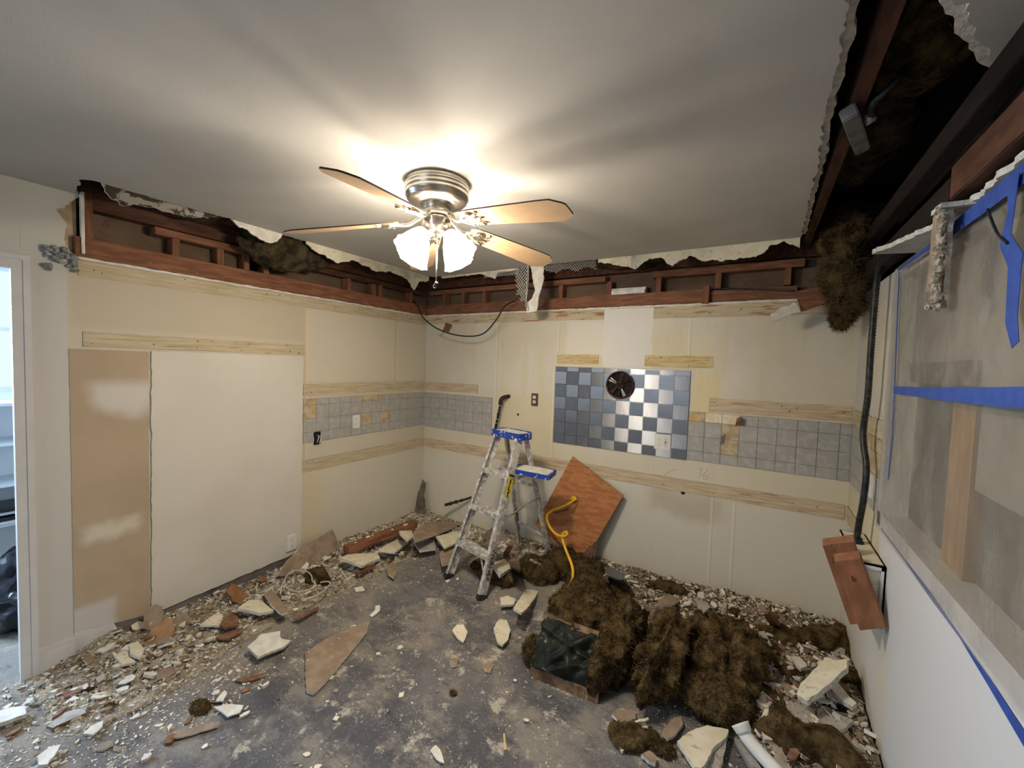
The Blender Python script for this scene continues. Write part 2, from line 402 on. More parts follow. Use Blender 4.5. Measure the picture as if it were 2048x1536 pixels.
# lamp glass
t = NT('frosted_lamp_glass')
t.b.inputs['Emission Color'].default_value = (1.0, .89, .73, 1)
t.b.inputs['Emission Strength'].default_value = 7.0
t.done((.9, .87, .8), .5)
tr = t.n.new('ShaderNodeBsdfTransparent'); mx = t.n.new('ShaderNodeMixShader'); mx.inputs[0].default_value = .42
t.lk(tr.outputs[0], mx.inputs[1]); t.lk(t.b.outputs[0], mx.inputs[2]); t.lk(mx.outputs[0], t.n['Material Output'].inputs[0])
M['shade'] = t.m
t = NT('maple_blade'); c = t.mix(t.ramp(t.noise(10, (1, 1, 1), 3), .35, .65), (.50, .33, .19), (.56, .38, .23))
M['blade'] = t.done(c, .38, .4)
# plastic sheet
t = NT('clear_plastic_sheet')
t.bump(t.noise(9, (1, 1, .6), 6, .65), .8, .03)
t.done((.44, .40, .34), .3, .5)
out = t.n['Material Output']; tr = t.n.new('ShaderNodeBsdfTransparent'); tr.inputs[0].default_value = (.96, .95, .92, 1)
mx = t.n.new('ShaderNodeMixShader')
t.lk(t.ramp(t.noise(5, (1, 1, .5), 5, .6, 2), .2, .9), mx.inputs[0])
fac = t.math('MULTIPLY_ADD', t.ramp(t.noise(5, (1, 1, .5), 5, .6, 2), .35, .75), .24, .28)
t.lk(fac, mx.inputs[0]); t.lk(tr.outputs[0], mx.inputs[1]); t.lk(t.b.outputs[0], mx.inputs[2]); t.lk(mx.outputs[0], out.inputs[0])
M['plastic'] = t.m

# ------------------------------------------------------------------ room shell
fl = bmesh.new(); bx(fl, -2.3, 3.75, -6.5, .15, -.12, 0)
struct('floor', fl, M['floor'])
SOFZ = 2.12   # top of the finished wall inside the old soffit
# back wall up to the soffit line, brown board behind the framing above
struct('wall_back', box(-.02, 3.60, 0, .09, 0, SOFZ), M['wall_back'])
struct('wall_back_upper', box(-.12, 3.75, .09, .15, 0, 2.75), M['backboard'])
# left wall: kitchen run, then full height part with the doorway
bm = bmesh.new()
bx(bm, -.10, 0, -2.60, 0, .0, SOFZ)
bx(bm, -.10, 0, -2.778, -2.60, 0, SOFZ)
bx(bm, -.10, 0, -6.5, -3.62, 0, 2.44)
bx(bm, -.10, 0, -3.62, -2.778, 2.055, 2.44)
struct('wall_left', bm, M['wall_left'])
struct('wall_left_upper', box(-.16, -.10, -6.5, .15, 2.055, 2.75), M['backboard'])
# ragged full height end of the left wall above the doorway
bm = bmesh.new()
pts = [(0, -2.778, 2.44), (0, -2.778, 2.12)] + [tuple(p) for p in ragged([(0, -2.655, 2.10), (0, -2.60, 2.13), (0, -2.64, 2.20), (0, -2.625, 2.27), (0, -2.655, 2.33), (0, -2.60, 2.40), (0, -2.575, 2.44)], .010, .012, 3, False)]
prism(bm, [Vector(p) for p in pts], (.016, 0, 0), 0, 1, 0)
o = obj('torn_edge', bm, [M['wall_left'], M['gypsum']], bpy.data.objects['wall_left'])
# right wall with a high opening behind the plastic
OY0, OY1, OZ0, OZ1 = -.84, -2.75, 1.03, 2.07
bm = bmesh.new()
bx(bm, W, W + .1, OY0, .0, 0, 2.13)
bx(bm, W, W + .1, -6.5, OY1, 0, 2.44)
bx(bm, W, W + .1, OY1, OY0, 0, OZ0)
bx(bm, W, W + .1, OY1, OY0, OZ1, 2.13)
struct('wall_right', bm, M['wall_right'])
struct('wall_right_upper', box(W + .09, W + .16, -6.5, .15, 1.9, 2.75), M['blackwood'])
# rear wall with an added unseen window for the fill, next room
bm = bmesh.new()
bx(bm, -.1, .3, -6.5, -6.4, 0, 2.44); bx(bm, 2.1, 3.65, -6.5, -6.4, 0, 2.44)
bx(bm, .3, 2.1, -6.5, -6.4, 0, .8); bx(bm, .3, 2.1, -6.5, -6.4, 2.2, 2.44)
struct('wall_rear', bm, M['wall_far'])
bm = bmesh.new()
bx(bm, -2.3, -2.2, -4.0, -1.9, 0, 1.28); bx(bm, -2.3, -2.2, -6.5, -4.0, 0, 2.5); bx(bm, -2.3, -2.2, -1.9, .15, 0, 2.5); bx(bm, -2.3, -2.2, -4.0, -1.9, 2.3, 2.5)
bx(bm, -2.2, -.1, -1.75, -1.65, 0, 2.5); bx(bm, -2.2, -.1, -5.1, -5.0, 0, 2.5); bx(bm, -2.2, -.16, -5.1, -1.6, 2.44, 2.5)
struct('wall_next_room', bm, M['nextwall'])
bm = bmesh.new()
for y in (-4.0, -3.48, -2.95, -2.42, -1.94):
    for za, zb in ((1.33, 1.78), (1.81, 2.26)): bx(bm, -2.26, -2.2, y, y + .04, za, zb)
bx(bm, -2.26, -2.2, -4, -1.9, 1.28, 1.33); bx(bm, -2.26, -2.2, -4, -1.9, 2.26, 2.3); bx(bm, -2.26, -2.2, -4, -1.9, 1.78, 1.81)
struct('window_1', bm, M['trim'])
bm = bmesh.new()
bx(bm, .3, 2.1, -6.46, -6.42, .8, .86); bx(bm, .3, 2.1, -6.46, -6.42, 2.14, 2.2)
for x in (.3, 1.17, 2.04): bx(bm, x, x + .06, -6.46, -6.42, .86, 2.14)
struct('added_rear_window', bm, M['trim'])  # unseen window, made up behind the camera to let weak daylight in
# ceiling with its torn edges
bm = bmesh.new()
LE = ragged([(.31, -2.60, H), (.31, -2.30, H), (.34, -2.0, H), (.315, -1.7, H), (.33, -1.3, H), (.325, -.8, H), (.34, -.33, H)], .010, .02, 1, False)
BE = ragged([(.36, -.30, H), (1.2, -.31, H), (2.2, -.29, H), (3.19, -.28, H)], .004, .02, 2, False)
RE = ragged([(3.205, -.30, H), (3.20, -.6, H), (3.19, -1.0, H), (3.188, -1.3, H), (3.172, -1.6, H), (3.168, -1.95, H), (3.16, -2.15, H), (3.22, -2.28, H), (3.31, -2.18, H), (3.352, -2.01, H), (3.38, -1.965, H), (3.44, -1.845, H), (3.515, -1.715, H), (3.55, -1.66, H)], .010, .015, 5, False)
pts = [Vector((0, -2.575, H))] + ragged([(.03, -2.60, H), (.28, -2.63, H)], .012, .02, 4, False) + LE + BE + RE + [Vector((3.65, -1.66, H)), Vector((3.65, -6.5, H)), Vector((-.1, -6.5, H)), Vector((-.1, -2.575, H))]
prism(bm, [Vector((p[0], p[1], H + .014)) for p in pts], (0, 0, .014), 1, 1, 0)
ceil_ = struct('ceiling', bm, [M['ceiling'], M['gypsum']])
def under_edge(path, off, seed):
    # the coarser plaster layer above the finish coat sticks out further than the paint
    a = ragged(path, .004, .022, seed, False); b = [Vector(p) - Vector(off) for p in path[::-1]]
    o2 = [p + Vector(off) * (.8 + .35 * noise.noise(Vector((p.x * 21, p.y * 21, seed)))) for p in a]
    bm = bmesh.new(); prism(bm, [Vector((p.x, p.y, H + .036 + .006 * noise.noise(Vector((p.x * 60, p.y * 60, 3))))) for p in o2 + b], (0, 0, .020), 0, 0, 0)
    obj('broken_edge', bm, M['gypsum'], ceil_)
under_edge([(3.205, -.30, H), (3.20, -.6, H), (3.19, -1.0, H), (3.188, -1.3, H), (3.172, -1.6, H), (3.168, -1.95, H), (3.16, -2.15, H)], (.026, 0, 0), 6)
under_edge([(3.30, -2.20, H), (3.352, -2.01, H), (3.38, -1.965, H), (3.44, -1.845, H), (3.515, -1.715, H), (3.545, -1.67, H)], (-.030, .020, 0), 7)
under_edge([(.31, -2.60, H), (.31, -2.30, H), (.34, -2.0, H), (.315, -1.7, H), (.33, -1.3, H)], (-.020, 0, 0), 8)
# cavity above, closed by a deck added to keep sky light out
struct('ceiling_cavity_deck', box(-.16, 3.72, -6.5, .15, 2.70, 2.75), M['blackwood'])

# doorway
bm = bmesh.new()
bx(bm, -.10, .0, -2.80, -2.778, 0, 2.04); bx(bm, -.10, 0, -3.62, -3.60, 0, 2.04); bx(bm, -.10, 0, -3.62, -2.778, 2.02, 2.06)
o = struct('door_1', bm, M['trim'])
bm = bmesh.new()
bx(bm, .0005, .016, -2.812, -2.752, 0, 2.015); bx(bm, .016, .021, -2.775, -2.752, 0, 2.06)
bx(bm, .0005, .016, -3.68, -3.60, 0, 2.015); bx(bm, .0005, .016, -3.68, -2.752, 2.015, 2.085); bx(bm, .016, .021, -3.68, -2.752, 2.06, 2.085)
struct('casing', bm, M['trim'], o)
bm = bmesh.new(); bx(bm, 0, .014, -2.752, -2.627, 0, .128); bx(bm, .014, .018, -2.752, -2.627, 0, .098)
struct('baseboard_left', bm, M['trim'])
struct('baseboard_right', box(W - .012, W, -6.4, -1.6, 0, .1), M['trim'])

# ------------------------------------------------------------------ framing exposed above the walls
def ordn(i): return ['first', 'second', 'third', 'fourth', 'fifth', 'sixth', 'seventh', 'eighth', 'ninth', 'tenth', 'eleventh', 'twelfth', 'thirteenth'][i]
def wood(name, label, bm, m, group=None, cat='board'):
    return tag(obj(name, bm, m), label, cat, group)
wood('wood_beam', 'long red-brown beam lying along the top of the left wall', box(-.085, .018, -2.60, -.03, 2.125, 2.225, .003), M['redwoody'], cat='beam')
wood('wood_beam', 'red-brown beam along the top of the back wall, sawn off right of centre', box(.0, 2.66, -.020, .075, 2.128, 2.222, .003), M['redwood'], cat='beam')
wood('wood_beam', 'darker recessed red-brown beam over the right part of the back wall', box(2.70, 3.22, .015, .085, 2.13, 2.215, .003), M['redwood'], cat='beam')
wood('wood_block', 'small upright block closing the sawn end of the back wall beam', box(2.655, 2.70, -.028, .06, 2.118, 2.245, .003), M['redwoodz'], cat='wood block')
for i, px in enumerate((176, 353, 442, 494, 533, 699, 749, 763, 823)):
    y = hit(px, 480 + (px - 176) * .17, 0, 0).y
    wood('wall_stud', 'short red-brown stud in the gap above the left wall, %s from the doorway end' % ordn(i),
         box(-.085, -.003 if i else .006, y - .019, y + .019, 2.225, 2.46 if i == 0 else 2.33, .002), M['redwoodz'], 'short studs above the left wall', 'stud')
for i, px in enumerate((888, 925, 968, 1121, 1218, 1316, 1435, 1574)):
    x = hit(px, 580, 1, 0).x
    wood('wall_stud', 'short red-brown stud in the gap above the back wall, %s from the left corner' % ordn(i),
         box(x - .019, x + .019, .003, .085, 2.222, 2.335, .002), M['redwoodz'], 'short studs above the back wall', 'stud')
wood('top_plate', 'pale brown rail resting on the short studs of the left wall', box(-.085, .006, -2.27, -1.70, 2.33, 2.372, .002), M['redwoody'], cat='board')
wood('top_plate', 'dark rail over the short studs towards the left corner', box(-.085, .0, -1.30, -.03, 2.33, 2.372, .002), M['darkwood'], cat='board')
wood('top_plate', 'red-brown rail over the short studs left of the duct gap', box(.03, 1.93, -.004, .085, 2.335, 2.378, .002), M['redwood'], cat='board')
wood('top_plate', 'red-brown rail over the short studs right of the duct gap', box(2.30, 3.25, -.004, .085, 2.335, 2.385, .002), M['redwood'], cat='board')
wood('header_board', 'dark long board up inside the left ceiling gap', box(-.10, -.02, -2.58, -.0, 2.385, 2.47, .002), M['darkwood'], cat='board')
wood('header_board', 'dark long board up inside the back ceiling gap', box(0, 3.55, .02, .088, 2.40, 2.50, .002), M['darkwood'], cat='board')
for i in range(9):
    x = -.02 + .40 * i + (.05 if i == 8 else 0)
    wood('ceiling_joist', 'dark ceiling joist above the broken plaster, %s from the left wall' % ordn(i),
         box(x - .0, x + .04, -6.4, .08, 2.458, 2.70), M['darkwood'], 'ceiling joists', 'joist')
# metal duct end in the back gap
t_ = thing('metal_duct', 'grey sheet metal duct end between the studs above the back wall', 'duct')
bm = bmesh.new(); bx(bm, 1.98, 2.25, .01, .085, 2.225, 2.275); bx(bm, 1.985, 2.245, -.005, .01, 2.225, 2.255)
obj('duct_body', bm, M['galv'], t_)
obj('hanger_strap', box(2.215, 2.245, -.30, -.298, 2.355, 2.44), M['galv'], t_)
# drywall edge at the doorway end of the left gap
bm = bmesh.new(); prism(bm, ragged([(.0, -2.565, 2.14), (.028, -2.565, 2.14), (.03, -2.565, 2.45), (.0, -2.565, 2.45)], .002, .02, 9), (0, .012, 0), 0, 0, 0)
tag(obj('drywall_edge', bm, M['plaster']), 'white broken drywall edge standing at the doorway end of the left gap', 'drywall edge')
bm = bmesh.new(); bx(bm, -.09, -.02, -2.70, -2.585, 2.1, 2.46)
struct('trim_1', bm, M['orangepatch'])
# crumbled plaster by the doorway corner
def lump(bm, c, r, seed, sub=2, amp=.35, mi=0, fq=9.0):
    res = bmesh.ops.create_icosphere(bm, subdivisions=sub, radius=1.0)
    for v in res['verts']:
        n = v.co.normalized()
        d = 1 + amp * noise.noise(n * 1.7 + Vector((seed * 3.3, seed, 0))) + amp * .5 * noise.noise(n * 5 + Vector((seed, 0, seed * 2.2)))
        v.co = Vector((c[0] + n.x * r[0] * d, c[1] + n.y * r[1] * d, c[2] + n.z * r[2] * d))
    for f in bm.faces:
        pass
bm = bmesh.new(); rnd = random.Random(3)
for k in range(18):
    lump(bm, (.010 + rnd.uniform(0, .012), -2.66 + rnd.uniform(-.045, .065), 2.10 + rnd.uniform(-.06, .05)), [rnd.uniform(.006, .018) for _ in range(3)], k, 2, .5)
tag(obj('crumbled_plaster', bm, simple('grey_blue_crumbled_plaster', (.20, .20, .20), (.38, .38, .37), 60, .95, bump=.6)), 'grey crumbling plaster clinging to the wall at the upper doorway corner', 'plaster')

# thin plaster lip between the beams and the boards below
bm = bmesh.new(); prism(bm, ragged([(.012, -2.59, 2.110), (.012, -.02, 2.110), (.012, -.02, 2.1235), (.012, -2.59, 2.1235)], .003, .025, 15), (.012, 0, 0), 0, 0, 0)
tag(obj('plaster_lip', bm, M['plaster']), 'thin white broken plaster lip under the beam of the left wall', 'plaster')
bm = bmesh.new(); prism(bm, ragged([(.02, -.012, 2.112), (3.30, -.012, 2.112), (3.30, -.012, 2.1265), (.02, -.012, 2.1265)], .003, .025, 16), (0, -.012, 0), 0, 0, 0)
tag(obj('plaster_lip', bm, M['plaster']), 'thin white broken plaster lip under the beam of the back wall', 'plaster')

# ------------------------------------------------------------------ ground boards set in the plaster
def board(label, axis, a0, a1, z0, z1, m, th=.004, seed=0):
    bm = bmesh.new()
    if axis == 0: pts = [(a0, -th, z0), (a1, -th, z0), (a1, -th, z1), (a0, -th, z1)]; vec = (0, -th * 1.0, 0)
    else: pts = [(th, a0, z0), (th, a1, z0), (th, a1, z1), (th, a0, z1)]; vec = (th, 0, 0)
    prism(bm, ragged(pts, .0022, .03, seed), vec, 0, 1, 0)
    rnd = random.Random(seed + 50)     # nail heads and holes
    for k in range(int((a1 - a0) * 7) + 2):
        u = rnd.uniform(a0 + .02, a1 - .02); v = rnd.uniform(z0 + .012, z1 - .012); r = rnd.uniform(.003, .0065)
        if axis == 0: p = Vector((u, -th, v)); Mx = Matrix.Translation(p) @ Matrix.Rotation(math.pi / 2, 4, 'X')
        else: p = Vector((th, u, v)); Mx = Matrix.Translation(p) @ Matrix.Rotation(math.pi / 2, 4, 'Y')
        bmesh.ops.create_cone(bm, cap_ends=True, segments=7, radius1=r, radius2=r * .7, depth=.002, matrix=Mx)
        for f in bm.faces[-9:]: f.material_index = 2
    return tag(obj('nailing_board', bm, [m, M['brownplate'], M['brownplate']]), label, 'board', 'nailing boards set in the walls')
board('weathered pale board directly under the beam of the left wall', 1, -2.588, -.02, 2.03, 2.108, M['strip_l'], seed=1)
board('flat pale board above the skim coated panel', 1, -2.573, -1.351, 1.664, 1.742, M['strip_l'], seed=2)
board('pale board above the tile band on the left wall', 1, -1.36, -.006, 1.345, 1.436, M['strip_l'], seed=3)
board('whitish board below the tile band on the left wall', 1, -1.372, -.006, .740, .832, M['strip_l'], seed=4)
board('short knotted board above the tiles at the back left corner', 0, .010, .692, 1.345, 1.434, M['strip_b'], seed=5)
board('long horizontal board running low across the back wall', 0, .008, 3.535, .738, .830, M['strip_b'], seed=6)
board('brown streaked board above the tile band at the right of the back wall', 0, 2.737, 3.54, 1.352, 1.448, M['strip_b'], seed=7)
board('short orange board left above the steel tiles', 0, 1.529, 1.90, 1.665, 1.742, M['strip_y'], seed=8)
board('short yellow board right above the steel tiles', 0, 2.27, 2.748, 1.660, 1.745, M['strip_y'], seed=9)
board('stained board under the beam, left part of the back wall', 0, .008, 1.93, 2.032, 2.112, M['strip_r'], seed=10)
board('stained board under the beam, right part of the back wall', 0, 2.32, 3.50, 2.025, 2.112, M['strip_r'], seed=11)
# short run on the right wall
bm = bmesh.new(); pts = [(W - .004, -.01, 1.34), (W - .004, -.74, 1.34), (W - .004, -.74, 1.43), (W - .004, -.01, 1.43)]
prism(bm, ragged(pts, .003, .03, 12), (-.004, 0, 0), 0, 1, 0)
tag(obj('nailing_board', bm, [M['strip_l'], M['brownplate']]), 'short board on the right wall behind the hanging conduit', 'board', 'nailing boards set in the walls')
bm = bmesh.new(); pts = [(W - .004, -.01, .74), (W - .004, -.42, .74), (W - .004, -.42, .83), (W - .004, -.01, .83)]
prism(bm, ragged(pts, .003, .03, 13), (-.004, 0, 0), 0, 1, 0)
tag(obj('nailing_board', bm, [M['strip_l'], M['brownplate']]), 'low board on the right wall just above the white box', 'board', 'nailing boards set in the walls')

# ------------------------------------------------------------------ skim panel and tan drywall on the left wall
bm = bmesh.new()
prism(bm, ragged([(.012, -2.302, .085), (.012, -1.374, .118), (.012, -1.367, 1.652), (.012, -2.294, 1.650)], .004, .03, 21), (.012, 0, 0), 0, 1, 0)
tag(obj('drywall_sheet', bm, [M['skim'], M['gypsum']]), 'large white skim-coated panel on the left wall ending above the floor', 'wall panel')
bm = bmesh.new()
prism(bm, ragged([(.005, -2.624, .145), (.005, -2.312, .088), (.005, -2.304, 1.648), (.005, -2.624, 1.650)], .0015, .03, 22), (.005, 0, 0), 0, 1, 0)
tag(obj('drywall_sheet', bm, [M['tandrywall'], M['gypsum']]), 'bare tan drywall strip with dried white compound beside the white panel', 'wall panel')
bm = bmesh.new(); bx(bm, .0, .003, -2.626, -1.375, 0, .12)
o = obj('gap_shade_strip', bm, simple('gap_shade_grey', (.10, .095, .09), (.22, .20, .18), 5, .6)); o['kind'] = 'structure'  # dark strip painted in for the shade of the gap under the panel
bm = bmesh.new(); prism(bm, ragged([(.006, -2.626, .0), (.006, -2.42, 0), (.006, -2.47, .12), (.006, -2.626, .145)], .004, .03, 23), (.006, 0, 0), 0, 0, 0)
o = obj('trim_3', bm, M['trim']); o['kind'] = 'structure'

# ------------------------------------------------------------------ tile bands
TP = .1100
def band(label, axis, a0, a1, z0, z1, g0, zg, miss, wallc, sgn=1, ztops=None):
    bm = bmesh.new(); th = .006
    ia = math.floor((a0 - g0) / TP); ib = math.ceil((a1 - g0) / TP)
    ja = math.floor((z0 - zg) / .1086); jb = math.ceil((z1 - zg) / .1086)
    for i in range(ia, ib):
        for j in range(ja, jb):
            u0 = max(a0, g0 + i * TP) + .0015; u1 = min(a1, g0 + (i + 1) * TP) - .0015
            v0 = max(z0, zg + j * .1086) + .0015; v1 = min(z1, zg + (j + 1) * .1086) - .0015
            if u1 - u0 < .006 or v1 - v0 < .006: continue
            cu, cv = (u0 + u1) / 2, (v0 + v1) / 2
            mi = 0
            skip = False
            for (m0, m1, n0, n1, k) in miss:
                if m0 < cu < m1 and n0 < cv < n1:
                    if k is None: skip = True
                    mi = k or 0
            if skip: continue
            d = th if mi == 0 else .0048
            if axis == 0: vs = bx(bm, u0, u1, -d, 0, v0, v1, mi)
            elif sgn > 0: vs = bx(bm, 0, d, u0, u1, v0, v1, mi)
            else: vs = bx(bm, wallc - d, wallc, u0, u1, v0, v1, mi)
    # mortar bed
    if axis == 0: bx(bm, a0, a1, -.0035, 0, z0, z1, 3)
    elif sgn > 0: bx(bm, 0, .0035, a0, a1, z0, z1, 3)
    else: bx(bm, wallc - .0035, wallc, a0, a1, z0, z1, 3)
    return tag(obj('tile_backsplash', bm, [M['greytile'], M['orangepatch'], M['creampatch'], simple('grout', (.15, .145, .13), (.20, .19, .17), 30, .9)]), label, 'tiles')
band('grey etched tile band on the left wall with torn orange patches', 1, -1.372, -.006, .972, 1.318, -1.25 - .11 * 2, 1.052 - .1086,
     [(-1.38, -1.25, 1.16, 1.33, 1), (-.93 + .11, -.93 + .22, 1.05, 1.16, 1), (-.56, -.45, 1.05, 1.16, 1), (-.80, -.56, 1.26, 1.33, 1)], 0)
band('grey etched tile band on the back wall at the left corner', 0, .008, .866, .955, 1.318, .866 - 8 * .11, 1.052 - .1086, [(0, .10, .9, 1.0, 2)], 0)
band('grey tile band on the back wall right of the steel tiles', 0, 2.606, 3.545, .982, 1.339, 2.606, 1.052 - .1086,
     [(2.6, 2.71, 1.26, 1.34, 1), (2.71, 2.93, 1.26, 1.34, 2), (2.82, 2.93, 1.05, 1.27, 1)], 0)
band('grey tile band on the right wall behind the hanging conduit', 1, -.80, -.008, .985, 1.339, -.80 - .03, 1.052 - .1086,
     [(-.8, -.25, 1.26, 1.34, 1), (-.8, -.35, 1.16, 1.34, 1)], W, -1)
# stainless tiles
bm = bmesh.new(); x0, x1, z0, z1 = 1.519, 2.605, .976, 1.636
bx(bm, x0, x1, -.006, 0, z0, z1, 2)
zl = [1.636, 1.596, 1.4874, 1.3788, 1.2702, 1.1616, 1.053, .976]
for j in range(7):
    for i in range(10):
        u0 = x0 + i * .1086 + .0008; u1 = x0 + (i + 1) * .1086 - .0008
        dz = -.0006 * i
        vs = bx(bm, u0, u1, -.0105, -.006, zl[j + 1] + .0008, zl[j] - .0008, (i + j) % 2)
bmesh.ops.bevel(bm, geom=[e for e in bm.edges if all(v.co.y < -.009 for v in e.verts)], offset=.0018, segments=2, affect='EDGES')
uv = bm.loops.layers.uv.new('UVMap')
for f in bm.faces:
    for l in f.loops: l[uv].uv = (l.vert.co.x, l.vert.co.z)
st = thing('steel_tile_panel', 'shiny checkerboard of brushed steel tiles on the back wall', 'tiles')
o = obj('steel_tiles', bm, [M['brush_b'], M['brush_a'], M['black']], st)

# exhaust fan grille in the steel tiles
vf = thing('exhaust_fan', 'round greasy black exhaust fan set in the steel tiles', 'exhaust fan')
VX, VZ = hit(1240, 770, 1, -.02).x, hit(1240, 770, 1, -.02).z
Mv = Matrix.Translation((VX, 0, VZ)) @ Matrix.Rotation(math.pi / 2, 4, 'X')
bm = bmesh.new(); lathe(bm, [(.100, .008), (.111, .010), (.112, .030), (.107, .034), (.099, .030), (.096, .012), (.096, .0115)], Mv, 40)
M['grease'] = simple('greasy_rusty_metal', (.03, .018, .012), (.09, .045, .028), 30, .4, metal=.5, bump=.6)
obj('housing_ring', bm, M['grease'], vf)
bm = bmesh.new(); lathe(bm, [(.099, .012), (.0001, .012)], Mv, 40); obj('dark_duct', bm, M['dark'], vf)
bm = bmesh.new(); lathe(bm, [(.034, .012), (.034, .026), (.026, .033), (.010, .034), (.009, .04), (.0001, .041)], Mv, 24); obj('motor_hub', bm, M['grease'], vf)
for k in range(5):
    a = math.radians(80 + 72 * k); bm = bmesh.new()
    c_, s_ = math.cos(a), math.sin(a)
    def P3(r, w2, d): return Mv @ Vector((r * c_ - w2 * s_, r * s_ + w2 * c_, d))
    q = [P3(.03, -.007, .024), P3(.095, -.016, .017), P3(.095, .014, .028), P3(.03, .007, .03)]
    prism(bm, q, (0, -.003, 0), 0, 0, 0); obj('fan_blade', bm, M['galv'] if k % 2 else M['grease'], vf)
for k in range(3):
    a = math.radians(30 + 120 * k); bm = bmesh.new()
    tube(bm, [Mv @ Vector((.03 * math.cos(a), .03 * math.sin(a), .031)), Mv @ Vector((.1 * math.cos(a), .1 * math.sin(a), .031))], .004, 6); obj('support_arm', bm, M['grease'], vf)

# outlets
def outlet(label, o3, ux, wdt, hgt, m, gangs=1, red=False, n=(0, -1, 0)):
    """o3 centre on wall, ux horizontal direction in the wall"""
    T = thing('wall_outlet', label, 'outlet'); ux = Vector(ux); n = Vector(n); z = Vector((0, 0, 1)); c0 = Vector(o3)
    def quadbox(u0, u1, v0, v1, d0, d1, mm, name, par, bev=0):
        bm = bmesh.new(); vs = []
        for d in (d0, d1):
            for (u, v) in ((u0, v0), (u1, v0), (u1, v1), (u0, v1)): vs.append(bm.verts.new(c0 + ux * u + z * v + n * d))
        for f in ((0, 3, 2, 1), (4, 5, 6, 7), (0, 1, 5, 4), (1, 2, 6, 5), (2, 3, 7, 6), (3, 0, 4, 7)): bm.faces.new([vs[i] for i in f])
        if bev:
            bmesh.ops.recalc_face_normals(bm, faces=bm.faces); bmesh.ops.bevel(bm, geom=bm.edges[:], offset=bev, segments=2, affect='EDGES')
        return obj(name, bm, mm, par)
    pl = quadbox(-wdt / 2, wdt / 2, -hgt / 2, hgt / 2, .0, .014, m, 'cover_plate', T, .002)
    for g in range(gangs):
        cx_ = (g - (gangs - 1) / 2) * .046
        for s in (-1, 1):
            rc = quadbox(cx_ - .014, cx_ + .014, s * .021 - .013, s * .021 + .013, .0135, .0165, M['white'], 'receptacle', T, .001)
            quadbox(cx_ - .007, cx_ - .005, s * .021 - .002, s * .021 + .007, .016, .017, M['black'], 'slot', rc)
            quadbox(cx_ + .005, cx_ + .007, s * .021 - .002, s * .021 + .007, .016, .017, M['black'], 'slot', rc)
            quadbox(cx_ - .0022, cx_ + .0022, s * .021 - .010, s * .021 - .006, .016, .017, M['black'], 'slot', rc)
        if red and g == 1:
            quadbox(cx_ - .006, cx_ + .006, .001, .005, .0135, .018, simple('red_button', (.5, .02, .02), (.6, .03, .03)), 'red_reset_button', T)
            quadbox(cx_ - .006, cx_ + .006, -.005, -.001, .0135, .018, M['black'], 'black_test_button', T)
    return T
outlet('white outlet in the grey tile band on the left wall', hit(711, 843, 0, 0), (0, 1, 0), .072, .116, M['white'], n=(1, 0, 0))
outlet('white outlet low on the edge of the skim-coated panel', hit(582, 1085, 0, .012), (0, 1, 0), .074, .12, M['white'], n=(1, 0, 0))
outlet('small brown outlet on the cream wall left of the steel tiles', hit(1070, 799, 1, 0), (1, 0, 0), .062, .11, M['brownplate'])
p = hit(1325, 884, 1, -.01); outlet('wide white double outlet at the bottom of the steel tiles', (p.x, 0, p.z), (1, 0, 0), .118, .118, M['white'], 2, True)
outlet('plain white outlet on the right wall beside the conduit', hit(1746, 972, 0, W), (0, -1, 0), .072, .116, M['white'], n=(-1, 0, 0))
# open box with hanging wires in left tile band
T = thing('open_wall_box', 'dark empty outlet hole with loose wires in the left tile band', 'outlet box')
p = hit(634, 876, 0, .006)
bm = bmesh.new(); prism(bm, ragged([(.009, p.y - .028, p.z - .05), (.009, p.y + .028, p.z - .05), (.009, p.y + .028, p.z + .05), (.009, p.y - .028, p.z + .05)], .004, .012, 31), (.004, 0, 0), 0, 0, 0)
obj('dark_hole', bm, M['dark'], T)
for k in range(4):
    bm = bmesh.new(); y = p.y - .015 + k * .01
    tube(bm, spline([(.008, y, p.z + .03 - k * .01), (.03, y + .006, p.z + .02), (.034, y - .01, p.z - .02 - k * .006), (.02, y, p.z - .035)], 5), .0028, 6); obj('loose_wire', bm, M['white'] if k % 2 else M['black'], T)
# small holes and gouges of the back wall
for (px, py, r, lab) in ((1036, 829, .011, 'small round hole in the cream wall below the brown outlet'), (1366, 985, .016, 'chipped hole under the long low board')):
    p = hit(px, py, 1, 0); bm = bmesh.new()
    Mx = Matrix.Translation((p.x, -.001, p.z)) @ Matrix.Rotation(math.pi / 2, 4, 'X')
    lathe(bm, [(.0001, .0012), (r * .8, .0012), (r, 0)], Mx, 9); tag(obj('wall_hole', bm, M['dark']), lab, 'hole')
# torn flap at the tile band right
bm = bmesh.new(); prism(bm, [hit(1474, 836, 1, -.02), hit(1484, 833, 1, -.05), hit(1488, 850, 1, -.02), hit(1470, 852, 1, -.008)], (0, -.003, 0), 0, 0, 0)
tag(obj('torn_flap', bm, M['chipwood']), 'dark torn flap of paper over the right tile band', 'flap')
bm = bmesh.new(); prism(bm, [hit(1442, 873, 1, -.02), hit(1452, 868, 1, -.006), hit(1449, 886, 1, -.006), hit(1440, 888, 1, -.02)], (0, -.003, 0), 0, 0, 0)
tag(obj('torn_flap', bm, M['tanpaper']), 'small brown curl hanging on the orange patch of the right tile band', 'flap')

